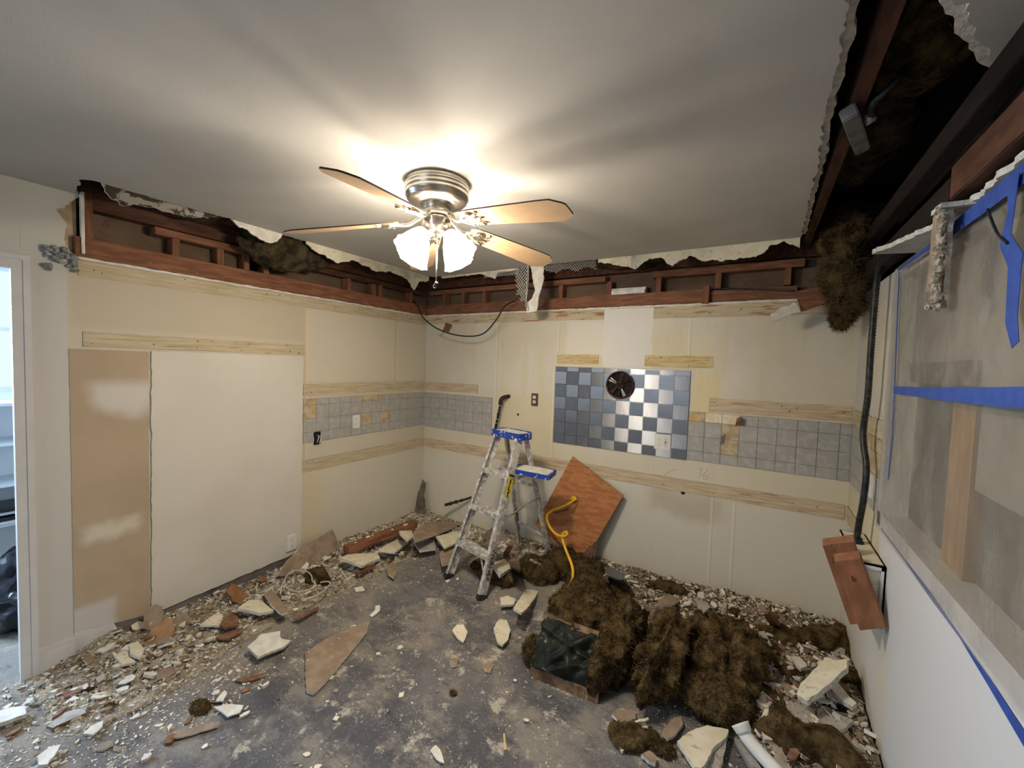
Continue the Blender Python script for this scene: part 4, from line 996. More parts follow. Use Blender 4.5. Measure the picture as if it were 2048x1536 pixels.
# junction box with armoured cable in the big hole
T = thing('junction_box', 'tilted grey metal junction box hanging in the dark ceiling hole', 'junction box')
jz = 2.435
ja = hit(1680, 228, 2, jz); jb = hit(1708, 298, 2, jz)
dj = (jb - ja); dj.z = 0
bm = bmesh.new(); beam(bm, ja + Vector((.02, 0, 0)), jb + Vector((.02, 0, -.0)), (1, 0, .35), .042, .042); bmesh.ops.bevel(bm, geom=bm.edges[:], offset=.004, segments=2, affect='EDGES'); obj('box_body', bm, simple('dull_dark_zinc', (.16, .16, .15), (.26, .26, .25), 20, .6, metal=.3), T)
bm = bmesh.new(); tube(bm, [ja.lerp(jb, .3) + Vector((.05, 0, .0)), ja.lerp(jb, .3) + Vector((.07, 0, .01))], .016, 12); obj('cable_clamp', bm, M['galv'], T)
s0 = ja.lerp(jb, .3) + Vector((.07, 0, .01))
bm = bmesh.new(); pts = spline([s0, hit(1745, 210, 2, 2.45), hit(1790, 165, 2, 2.49), hit(1825, 120, 2, 2.56), hit(1840, 60, 2, 2.62)], 24); tube(bm, pts, .011, 8, rib=.10); tag(obj('armoured_cable', bm, M['conduit']), 'grey armoured cable running from the junction box into the dark hole', 'cable')
# hanging flexible conduit by the right wall
cx_, cy_ = 3.495, -.655
bm = bmesh.new()
cp = [(cx_ + .02, -.60, 2.24), (cx_ + .015, -.63, 2.19), (cx_ + .0, -.655, 2.10), (cx_ - .004, -.66, 1.80), (cx_ - .002, -.655, 1.55), (cx_ - .004, -.625, 1.35), (cx_ + .006, -.69, 1.20), (cx_ + .002, -.70, 1.05), (cx_ - .004, -.67, .90), (cx_ - .005, -.665, .82)]
tube(bm, spline(cp, 40), .0135, 10, rib=.10)
T = thing('flexible_conduit', 'black flexible conduit hanging down the right wall into a white box', 'conduit')
obj('conduit_hose', bm, M['conduit'], T)
bm = bmesh.new(); tube(bm, [(cx_ - .005, -.665, .845), (cx_ - .005, -.665, .822)], [.022, .022], 14); tube(bm, [(cx_ - .005, -.665, .828), (cx_ - .005, -.665, .820)], .028, 14); obj('conduit_connector', bm, M['black'], T)
# white box under the conduit
T = thing('electrical_box', 'cream painted electrical box on the right wall under the conduit', 'electrical box')
bx0, bx1, by0, by1, bz0, bz1 = 3.445, 3.549, -.93, -.50, .55, .82
bm = bmesh.new()
bx(bm, bx0, bx1, by0, by1, bz1 - .006, bz1); bx(bm, bx0, bx1, by0, by1, bz0, bz0 + .006); bx(bm, bx1 - .006, bx1, by0, by1, bz0, bz1); bx(bm, bx0, bx0 + .006, by0, by1, bz0, bz1)
bx(bm, bx0, bx1, by1 - .006, by1, bz0, bz1); bx(bm, bx0, bx1, by0 + .014, by0 + .02, bz0, bz1)
obj('box_body', bm, M['cream'], T)
bm = bmesh.new(); bx(bm, bx0, bx1, by0, by0 + .012, bz1 - .02, bz1); bx(bm, bx1 - .016, bx1, by0, by0 + .012, bz0, bz1); obj('front_flange', bm, M['trim'], T)
obj('white_tag', box(bx0 + .03, bx0 + .075, by0 + .008, by0 + .0135, .70, .73), M['white'], T)
bm = bmesh.new(); prism(bm, [Vector((bx0 + .045, by0 + .013, .60)), Vector((bx0 + .085, by0 + .013, .61)), Vector((bx0 + .088, by0 + .013, .65)), Vector((bx0 + .055, by0 + .013, .66))], (0, -.002, 0), 0, 0, 0); obj('dark_knockout', bm, M['dark'], T)
# two wood blocks torn loose in front of it
def pixboard(name, label, corners, back, m, parent=None, cat='wood block'):
    pts = [hit(px, py, 1, y) for px, py, y in corners]; bm = bmesh.new()
    n = (pts[1] - pts[0]).cross(pts[3] - pts[0]).normalized()
    prism(bm, pts, Vector((0, -.034, -.026)), 0, 1, 0)
    bmesh.ops.bevel(bm, geom=bm.edges[:], offset=.002, segments=1, affect='EDGES')
    return tag(obj(name, bm, m, parent), label, cat)
pixboard('wood_block', 'red-brown wood block nailed in front of the white electrical box, nearer one', ((1668, 1124, -.94), (1722, 1118, -.94), (1772, 1256, -1.04), (1720, 1262, -1.04)), .038, [M['blockwood'], M['strip_block']])
pixboard('wood_block', 'red-brown wood block behind the nearer one at the white electrical box', ((1645, 1092, -.84), (1709, 1084, -.84), (1752, 1246, -.97), (1700, 1250, -.97)), .038, [M['blockwood'], M['strip_block']])
# small scar board above box on right wall
bm = bmesh.new(); prism(bm, ragged([(W - .003, -.03, .60), (W - .003, -.30, .60), (W - .003, -.30, .70), (W - .003, -.03, .70)], .004, .02, 83), (-.003, 0, 0), 0, 0, 0)
o = obj('trim_4', bm, M['trim']); o['kind'] = 'structure'

# ------------------------------------------------------------------ opening on the right, plastic sheet, blue tape
bm = bmesh.new(); xx = W + .075
bx(bm, xx, xx + .01, OY1, OY0, OZ0, OZ1, 0)
o = struct('window_3', bm, simple('dark_brown_board', (.10, .078, .05), (.15, .115, .075), 4, .9))
bm = bmesh.new(); bx(bm, W + .045, W + .075, -1.50, -1.33, OZ0, 1.6); obj('plywood_strip', bm, simple('orange_plywood_strip', (.30, .16, .05), (.36, .20, .07), 5, .8, stretch=(6, 6, 1)), o)
bm = bmesh.new(); bx(bm, W + .04, W + .07, OY1, -1.55, 1.32, OZ1); bx(bm, W + .05, W + .075, -1.6, OY0, 1.62, OZ1); obj('grey_panel', bm, simple('taupe_board', (.22, .19, .145), (.29, .25, .19), 4, .9), o)
bm = bmesh.new(); bx(bm, W + .04, W + .052, -1.5, -.86, 1.62, 1.70); obj('scuffed_strip', bm, simple('scuffed_strip', (.10, .08, .06), (.26, .2, .15), 14, .8), o)
bm = bmesh.new()
bx(bm, W - .016, W + .0, OY0, OY0 + .055, OZ0 - .06, OZ1 + .04); bx(bm, W - .016, W, OY1, OY0 + .055, OZ0 - .06, OZ0)
bx(bm, W - .012, W, OY1, OY0 + .055, OZ1, OZ1 + .05)
obj('window_casing', bm, M['trim'], o)
# sheet
T = thing('plastic_sheet', 'translucent plastic sheet taped over the opening in the right wall', 'plastic sheet')
bm = bmesh.new(); ny, nz = 120, 70; g = []
for i in range(ny + 1):
    row = []
    for j in range(nz + 1):
        y = -.795 - 2.0 * i / ny; z = .955 + (2.118 - .955) * j / nz
        e = min(i / 8, (j) / 8, (nz - j) / 8, 1)
        d = .016 * noise.noise(Vector((y * 3, z * 1.5, 1))) + .010 * noise.noise(Vector((y * 9 + z * 4, z * 5, 2))) + .004 * noise.noise(Vector((y * 30, z * 22, 3)))
        row.append(bm.verts.new((W - .021 - .008 * e + d * e, y, z)))
    g.append(row)
for i in range(ny):
    for j in range(nz): bm.faces.new((g[i][j], g[i + 1][j], g[i + 1][j + 1], g[i][j + 1])).smooth = True
obj('sheet', bm, M['plastic'], T)
def tape(px0, w_, seed=0, x=W - .036):
    bm = bmesh.new(); P_ = [hit(a[0], a[1], 0, x) for a in px0]; up = []
    n = Vector((-1, 0, 0)); A = []; B = []
    for i, p in enumerate(P_):
        d = (P_[min(i + 1, len(P_) - 1)] - P_[max(i - 1, 0)]).normalized(); s = n.cross(d).normalized()
        ww = w_[i] if isinstance(w_, (list, tuple)) else w_
        A.append(p + s * ww / 2); B.append(p - s * ww / 2)
    for k in range(len(P_) - 1):
        q = [A[k], A[k + 1], B[k + 1], B[k]]
        a = [bm.verts.new(v) for v in q]; b = [bm.verts.new(v + Vector((.0012, 0, 0))) for v in q]
        bm.faces.new(a); bm.faces.new(b[::-1])
        for i in range(4): bm.faces.new((a[i], a[(i + 1) % 4], b[(i + 1) % 4], b[i]))
    return bm
for nm, pts, ww, x_ in (('blue_tape', [(1787, 780), (1850, 785), (1900, 789), (1960, 792), (2000, 794), (2100, 796)], [.030, .034, .040, .042, .045, .045], W - .045),
                        ('blue_tape', [(1762, 1056), (1800, 1105), (1860, 1190), (1920, 1275), (1975, 1360), (2048, 1478), (2090, 1550)], [.010, .018, .016, .006, .02, .03, .03], W - .003),
                        ('blue_tape', [(1796, 540), (1850, 500), (1900, 462), (1960, 415), (2060, 335)], [.010, .018, .040, .045, .05], W - .040),
                        ('blue_tape', [(1798, 545), (1795, 620), (1790, 740), (1785, 860), (1776, 960)], .012, W - .034),
                        ('blue_tape', [(2026, 355), (2022, 420), (2010, 480), (2030, 520), (2022, 640), (2030, 690)], [.05, .03, .05, .06, .05, .03], W - .047)):
    bm = tape(pts, ww, 0, x_); o = obj(nm, bm, M['bluetape'], T)
o['label'] = 'crumpled blue tape'

# ------------------------------------------------------------------ insulation
def fluff(name, label, cat, c, r, seed, m, strands=900, sub=5, amp=.55, group=None, zmin=.004, parent=None, rz=0.0, slen=(.010, .035), ridge=0):
    bm = bmesh.new(); bmesh.ops.create_icosphere(bm, subdivisions=sub, radius=1.0)
    rnd = random.Random(seed); cr, sr = math.cos(rz), math.sin(rz); sv = Vector((seed * 1.37, seed * .71, seed * 2.1))
    mr = (r[0] + r[1] + r[2]) / 3
    for v in bm.verts:
        n = v.co.normalized()
        q = Vector((n.x * r[0], n.y * r[1], n.z * r[2]))
        d = amp * .16 / .5 * noise.noise(q * 5 + sv) + amp * .16 * noise.noise(q * 13 + sv) + amp * .07 * noise.noise(q * 34 + sv) + amp * .035 * noise.noise(q * 80 + sv)
        d -= .13 * abs(noise.noise(q * 9 + sv * 2)) + .05 * abs(noise.noise(q * 22 + sv))
        if ridge: d -= ridge * abs(noise.noise(Vector((q.x * 10, q.y * 2.0, 0)) + sv))
        q = q * (1 + d * .5) + n * d * mr * .9
        x, y = q.x * cr - q.y * sr, q.x * sr + q.y * cr
        v.co = Vector((c[0] + x, c[1] + y, max(zmin, c[2] + q.z)))
    bm.normal_update()
    fs = [f for f in bm.faces if f.calc_center_median().z > zmin + .003]
    for k in range(strands):
        f = rnd.choice(fs); p = f.calc_center_median(); n = f.normal.copy()
        t1 = Vector((rnd.gauss(0, 1), rnd.gauss(0, 1), rnd.gauss(0, .7))); t1 = (t1 - n * t1.dot(n)).normalized()
        L = rnd.uniform(*slen); wd = rnd.uniform(.0006, .0014); sd = n.cross(t1)
        a = p - n * .002; b = p + t1 * L * .5 + n * L * rnd.uniform(.15, .5); e = p + t1 * L + n * L * rnd.uniform(-.1, .6)
        v0 = bm.verts.new(a - sd * wd); v1 = bm.verts.new(a + sd * wd); v2 = bm.verts.new(b + sd * wd); v3 = bm.verts.new(b - sd * wd); v4 = bm.verts.new(e)
        for vv in (v0, v1, v2, v3, v4): vv.co.z = max(zmin, vv.co.z)
        mi = k % 2
        bm.faces.new((v0, v1, v2, v3)).material_index = mi; bm.faces.new((v3, v2, v4)).material_index = mi
    me = bpy.data.meshes.new(name); bm.to_mesh(me); bm.free()
    for p in me.polygons: p.use_smooth = True
    o = link(name, me, [m, M['insul2'] if m is M['insul'] else m], parent)
    return tag(o, label, cat, group)
IG = 'lumps of torn brown insulation on the floor'
big = [
 ('broad brown insulation lump left of the ridges, behind the paper-faced batt', (2.19, -.86, .075), (.24, .20, .16), 0.2, 0),
 ('tall ridge of brown insulation beside the paper-faced batt', (2.44, -1.00, .10), (.13, .34, .21), -.05, .35),
 ('middle ridge of brown insulation with a rounded front end', (2.68, -1.03, .12), (.135, .36, .21), -.1, .35),
 ('wide brown insulation lump at the right of the ridges', (2.95, -.80, .10), (.20, .36, .20), .15, .2),
 ('low brown insulation lump spilling towards the bottom pipe', (2.93, -1.06, .06), (.17, .16, .12), 0, 0),
 ('dark insulation heap at the foot of the plywood board', (1.86, -.26, .05), (.25, .16, .13), 0, 0),
 ('dark insulation heap right of the yellow hose end', (2.13, -.46, .03), (.24, .20, .12), .3, 0),
 ('brown insulation heap left of the yellow hose end', (1.64, -.42, .03), (.17, .15, .12), 0, 0),
]
for i, (lab, c, r, rz, rg) in enumerate(big):
    fluff('insulation_lump', lab, 'insulation', c, r, 20 + i, M['insul'], 5200, 6, .62, IG, rz=rz, ridge=rg)
small = [
 ('dark insulation tuft between the ladder legs', (1.42, -.70, .03), (.16, .10, .06)),
 ('dark insulation tuft under the lowest ladder step', (1.25, -.62, .03), (.12, .08, .05)),
 ('brown insulation tuft beside the leaning drywall triangle', hit(635, 1155, 2, .03), (.09, .07, .06)),
 ('small brown insulation tuft near the bottom edge of the frame', hit(1250, 1480, 2, .01), (.07, .06, .035)),
 ('round brown insulation tuft beside the small one near the bottom edge', hit(1290, 1482, 2, .01), (.10, .07, .045)),
 ('insulation clump beside the grey slab at the bottom right', hit(1600, 1488, 2, .06), (.16, .11, .10)),
 ('insulation clump curling up beside the white drain pipe', hit(1562, 1440, 2, .10), (.05, .09, .06)),
 ('insulation patch by the foot of the right wall', hit(1640, 1290, 2, .06), (.20, .12, .10)),
 ('long insulation patch behind the pale plank', hit(1560, 1275, 2, .06), (.18, .09, .07)),
 ('insulation tuft in the rubble under the standing grey tile', hit(1470, 1235, 2, .05), (.07, .06, .05)),
 ('insulation tuft in the very corner of the back and right walls', hit(1672, 1275, 2, .08), (.06, .05, .09)),
 ('dark insulation tuft on the left floor below the white flake', hit(400, 1412, 2, .0), (.06, .035, .016)),
 ('brown insulation tuft right of the ridges', hit(1515, 1310, 2, .06), (.14, .12, .09)),
 ('insulation clump at the bottom right edge of the rubble', hit(1660, 1515, 2, .06), (.10, .09, .07)),
 ('dark insulation clump half under the pale plank', hit(1690, 1375, 2, .05), (.10, .12, .08)),
 ('thin brown insulation patch behind the tan oval chip', hit(1480, 1290, 2, .06), (.12, .07, .05)),
 ('brown insulation wisp at the wall left of the standing grey tile', hit(1340, 1178, 2, .06), (.14, .06, .06)),
 ('dark insulation shred right of the drain pipe mouth', hit(1545, 1400, 2, .06), (.08, .07, .05)),
 ('brown insulation shred between the curved scrap and the cream slab', hit(1330, 1500, 2, .01), (.04, .04, .02)),
 ('little brown insulation speck on the open floor below the tan triangle', hit(907, 1388, 2, .0), (.022, .016, .010)),
 ('brown insulation shred in the left rubble beside the coiled cable', hit(648, 1158, 2, .05), (.06, .04, .04)),
 ('dark insulation patch left of the pale plank', hit(1570, 1350, 2, .04), (.16, .12, .06)),
]
for i, (lab, c, r) in enumerate(small):
    fluff('insulation_tuft', lab, 'insulation', c, r, 60 + i, M['insul'], 700, 5, 1.1, 'small tufts of torn insulation', slen=(.006, .02))
# hanging clump on the right, dark ones in the gaps
T = thing('hanging_insulation', 'shaggy brown insulation hanging down from the ceiling hole by the right wall', 'insulation')
for i, (c, r) in enumerate((((3.42, -.24, 2.40), (.13, .14, .22)), ((3.41, -.26, 2.20), (.10, .10, .14)), ((3.45, -.24, 2.05), (.075, .08, .10)), ((3.42, -.24, 1.985), (.035, .035, .06)))):
    fluff('tuft', None, None, c, r, 90 + i, M['insul'], 2500, 5, .9, zmin=-9, parent=T, slen=(.02, .06))
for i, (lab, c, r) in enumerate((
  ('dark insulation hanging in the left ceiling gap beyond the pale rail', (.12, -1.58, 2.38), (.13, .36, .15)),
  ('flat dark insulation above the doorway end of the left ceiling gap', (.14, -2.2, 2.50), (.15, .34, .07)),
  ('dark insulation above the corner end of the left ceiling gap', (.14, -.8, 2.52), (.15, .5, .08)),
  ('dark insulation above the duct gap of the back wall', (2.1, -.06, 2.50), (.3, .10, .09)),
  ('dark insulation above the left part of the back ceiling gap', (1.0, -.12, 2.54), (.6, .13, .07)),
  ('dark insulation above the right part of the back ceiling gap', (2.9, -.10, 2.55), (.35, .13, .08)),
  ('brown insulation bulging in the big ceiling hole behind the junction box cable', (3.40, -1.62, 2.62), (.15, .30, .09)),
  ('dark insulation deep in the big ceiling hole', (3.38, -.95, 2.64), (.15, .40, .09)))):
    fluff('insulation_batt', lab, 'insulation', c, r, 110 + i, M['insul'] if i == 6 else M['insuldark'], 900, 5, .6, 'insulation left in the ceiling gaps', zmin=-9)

# paper-faced batt
T = thing('paper_faced_batt', 'insulation batt standing on edge with crumpled black-green paper facing', 'insulation')
TL = hit(1090, 1232, 2, .235); TR = hit(1197, 1272, 2, .235); BR = hit(1200, 1385, 2, .05); BL = hit(1060, 1330, 2, .05)
bm = bmesh.new(); n_ = 40; g = []
nf = (TR - TL).cross(BL - TL).normalized(); nf = nf if nf.dot(CPOS - TL) > 0 else -nf
for i in range(n_ + 1):
    row = []
    for j in range(n_ + 1):
        u, v = i / n_, j / n_
        p = TL.lerp(TR, u).lerp(BL.lerp(BR, u), v)
        d = .020 * noise.noise(Vector((u * 2.6, v * 2.4, 1.3))) + .05 * abs(noise.noise(Vector((u * 4 + v * 3, v * 2 - u * 1.5, 4.1)))) + .006 * noise.noise(Vector((u * 12, v * 10, 2)))
        d += .03 * math.sin(math.pi * u) * math.sin(math.pi * v)
        for (ca, sa, co, h_, wd_) in ((.80, .60, .74, .030, .10), (.35, -.94, -.18, .028, .09), (.55, .83, .98, .024, .07), (.95, -.3, .33, .02, .08)): d += h_ * max(0, 1 - abs(u * ca + v * sa - co) / wd_)
        row.append(bm.verts.new(p + nf * d))
    g.append(row)
for i in range(n_):
    for j in range(n_): bm.faces.new((g[i][j], g[i + 1][j], g[i + 1][j + 1], g[i][j + 1])).smooth = True
bmesh.ops.solidify(bm, geom=bm.faces[:], thickness=.002)
obj('paper_facing', bm, M['facing'], T)
bm = bmesh.new(); beam(bm, TL - (TR - TL) * .03 + Z * .006, TL.lerp(TR, .50) - Z * .012, nf, .006, .036); beam(bm, TL.lerp(TR, .56) + Z * .004, TR + Z * .006, nf, .006, .032); obj('stapling_flange', bm, M['facingedge'], T)
F0 = hit(1062, 1332, 2, .05); F1 = hit(1199, 1386, 2, .045); G1 = hit(1196, 1407, 2, .004); G0 = hit(1060, 1350, 2, .004)
bm = bmesh.new(); prism(bm, ragged([F0, F1, G1, G0], .004, .015, 85), (0, .006, .004), 0, 0, 0); obj('lower_flange', bm, M['facingedge'], T)
cb = (TL + TR + BL + BR) / 4
fluff('wool_filling', None, None, cb - nf * .09, (.20, .10, .115), 130, M['insul'], 2200, 6, .5, parent=T, rz=math.atan2((TR - TL).y, (TR - TL).x))
pL = hit(1062, 1300, 2, .08); fluff('wool_edge', None, None, (pL.x - .0, pL.y + .02, .075), (.055, .07, .09), 131, M['insul'], 900, 5, .7, parent=T)

# ------------------------------------------------------------------ rubble
def hgt(x, y):
    """height of the rubble bed"""
    h = 0.0
    n = noise.noise(Vector((x * 3.1, y * 3.1, .5))) * .5 + noise.noise(Vector((x * 8, y * 8, 2.5))) * .25
    if y > -2.75: 
        wl = .62 + .12 * n
        edge = max(0, 1 - max(0, x) / (wl * (1.0 if y > -2.4 else .7)))
        h = max(h, (.045 if -2.45 < y < -1.45 else .07) * edge * min(1, (y + 2.78) / .25))
    back = (.45 if x < 1.05 else .8) * max(0, 1 - (-y) / (.42 + .15 * n)) if x < 1.9 else max(0, 1 - (-y) / (.62 + .1 * n))
    h = max(h, (.078 + .02 * n) * back)
    if x > 2.2:
        s = min(1, (x - 2.2) / .7); yl = -1.05 - .55 * min(1, max(0, (x - 2.9) / .4))
        h = max(h, .085 * s * min(1, max(0, (y - yl) / .35)))
    h = max(h, .035 * max(0, 1 - math.hypot((x - .25) / .5, (y + 2.5) / .45)))
    return max(0, h * (1 + .55 * n)) if h > 0 else 0
bm = bmesh.new(); sx, sy = .02, .02; nx_ = int(3.55 / sx); ny_ = int(2.8 / sy); g = {}
for i in range(nx_ + 1):
    for j in range(ny_ + 1):
        x, y = i * sx, -j * sy; x = min(x, 3.548); h = hgt(x, y)
        if h > .004: h += .012 * noise.noise(Vector((x * 30, y * 30, 0))) + .008 * noise.noise(Vector((x * 70, y * 70, 1)))
        g[i, j] = (x, min(y, -.002), h)
vs = {}
for i in range(nx_):
    for j in range(ny_):
        q = [(i, j), (i + 1, j), (i + 1, j + 1), (i, j + 1)]
        if max(g[k][2] for k in q) < .004: continue
        f = []
        for k in q:
            if k not in vs: vs[k] = bm.verts.new((g[k][0], g[k][1], g[k][2] if g[k][2] > .003 else -.003))
            f.append(vs[k])
        bm.faces.new(f).smooth = True
tag(obj('rubble_bed', bm, M['rubble']), 'bed of plaster dust and dirt heaped along the walls', 'rubble', kind='stuff')

# crumbs: tiny flakes, one object
rnd = random.Random(77)
def density(x, y):
    d = .30
    h = hgt(x, y)
    if h > .01: d = 1.0
    else:
        d += .55 * max(0, 1 - max(0, x - .55) / .45) + .45 * max(0, 1 - max(0, -y - .6) / .5)
        if x > 2.6: d += .3
        if x < 1.0 and y < -2.1: d += .7
    if x < 1.0 and y < -2.1 and h <= .01: return min(1, .55 + .8 * max(0, noise.noise(Vector((x * 4, y * 4, 7))) + .3))
    d *= (.55 if h > .01 else .12) + (.9 if h > .01 else 1.6) * max(0, noise.noise(Vector((x * 2.6, y * 2.6, 7))) + .35)
    return min(1, d)
V_, F_, MI = [], [], []
def flake(p, s, th_, mi, flat):
    k = rnd.choice((3, 4, 4, 5)); a0 = rnd.uniform(0, 6.28); el = rnd.uniform(.3, 1)
    Rm = Matrix.Rotation(rnd.gauss(0, flat), 3, 'X') @ Matrix.Rotation(rnd.gauss(0, flat), 3, 'Y') if flat else Matrix.Identity(3)
    Rz = Matrix.Rotation(rnd.uniform(0, 6.28), 3, 'Z'); b = len(V_)
    for zz in (0, th_):
        for i in range(k):
            a = a0 + 6.283 * i / k + (.35 * math.sin(i * 7.1 + a0)); r = s * (.7 + .3 * math.sin(i * 3.3 + a0 * 2))
            q = Rz @ (Rm @ Vector((r * math.cos(a), r * el * math.sin(a), zz)))
            V_.append((p[0] + q.x, p[1] + q.y, max(0.0005, p[2] + q.z)))
    F_.append([b + k + i for i in range(k)]); MI.append(mi); F_.append([b + i for i in range(k)][::-1]); MI.append(mi)
    for i in range(k): F_.append([b + i, b + (i + 1) % k, b + k + (i + 1) % k, b + k + i]); MI.append(mi if rnd.random() < .5 else 0)
cnt = 0
while cnt < 38000:
    x = rnd.uniform(.01, 3.53); y = rnd.uniform(-3.25, -.01)
    if rnd.random() > density(x, y): continue
    if x > 3.4 and y < -1.2: continue
    h = hgt(x, y); s = min(.034, .0016 + rnd.expovariate(1 / .0072)) if h > .01 else min(.022, .0009 + rnd.expovariate(1 / (.0042 if x < 1.0 and y < -2.1 else .0018)))
    r = rnd.random(); right = x > 1.9
    if h > .01: mi = 0 if r < .20 else 1 if r < .38 else 2 if r < .66 else 5 if r < .86 else 3 if r < .94 else 4
    else: mi = 0 if r < .72 else 1 if r < .88 else 2 if r < .96 else 3
    if right and h > .01 and r > .36: mi = rnd.choice((2, 3, 4, 4, 5, 4, 2))
    flake((x, y, h + rnd.uniform(-.001, .006 if h > .01 else .0)), s, s * rnd.uniform(.12, .6), mi, .35 if h > .01 else .08); cnt += 1
me = bpy.data.meshes.new('plaster_crumbs'); me.from_pydata(V_, [], F_); me.update()
for m_ in (M['plaster'], M['cream'], M['tanpaper'], M['chipwood'], M['insul'], M['greyslab']): me.materials.append(m_)
me.polygons.foreach_set('material_index', MI); me.update()
o = bpy.data.objects.new('plaster_crumbs', me); COL.objects.link(o); tag(o, 'countless plaster crumbs and chips scattered over the whole floor', 'crumbs', kind='stuff')

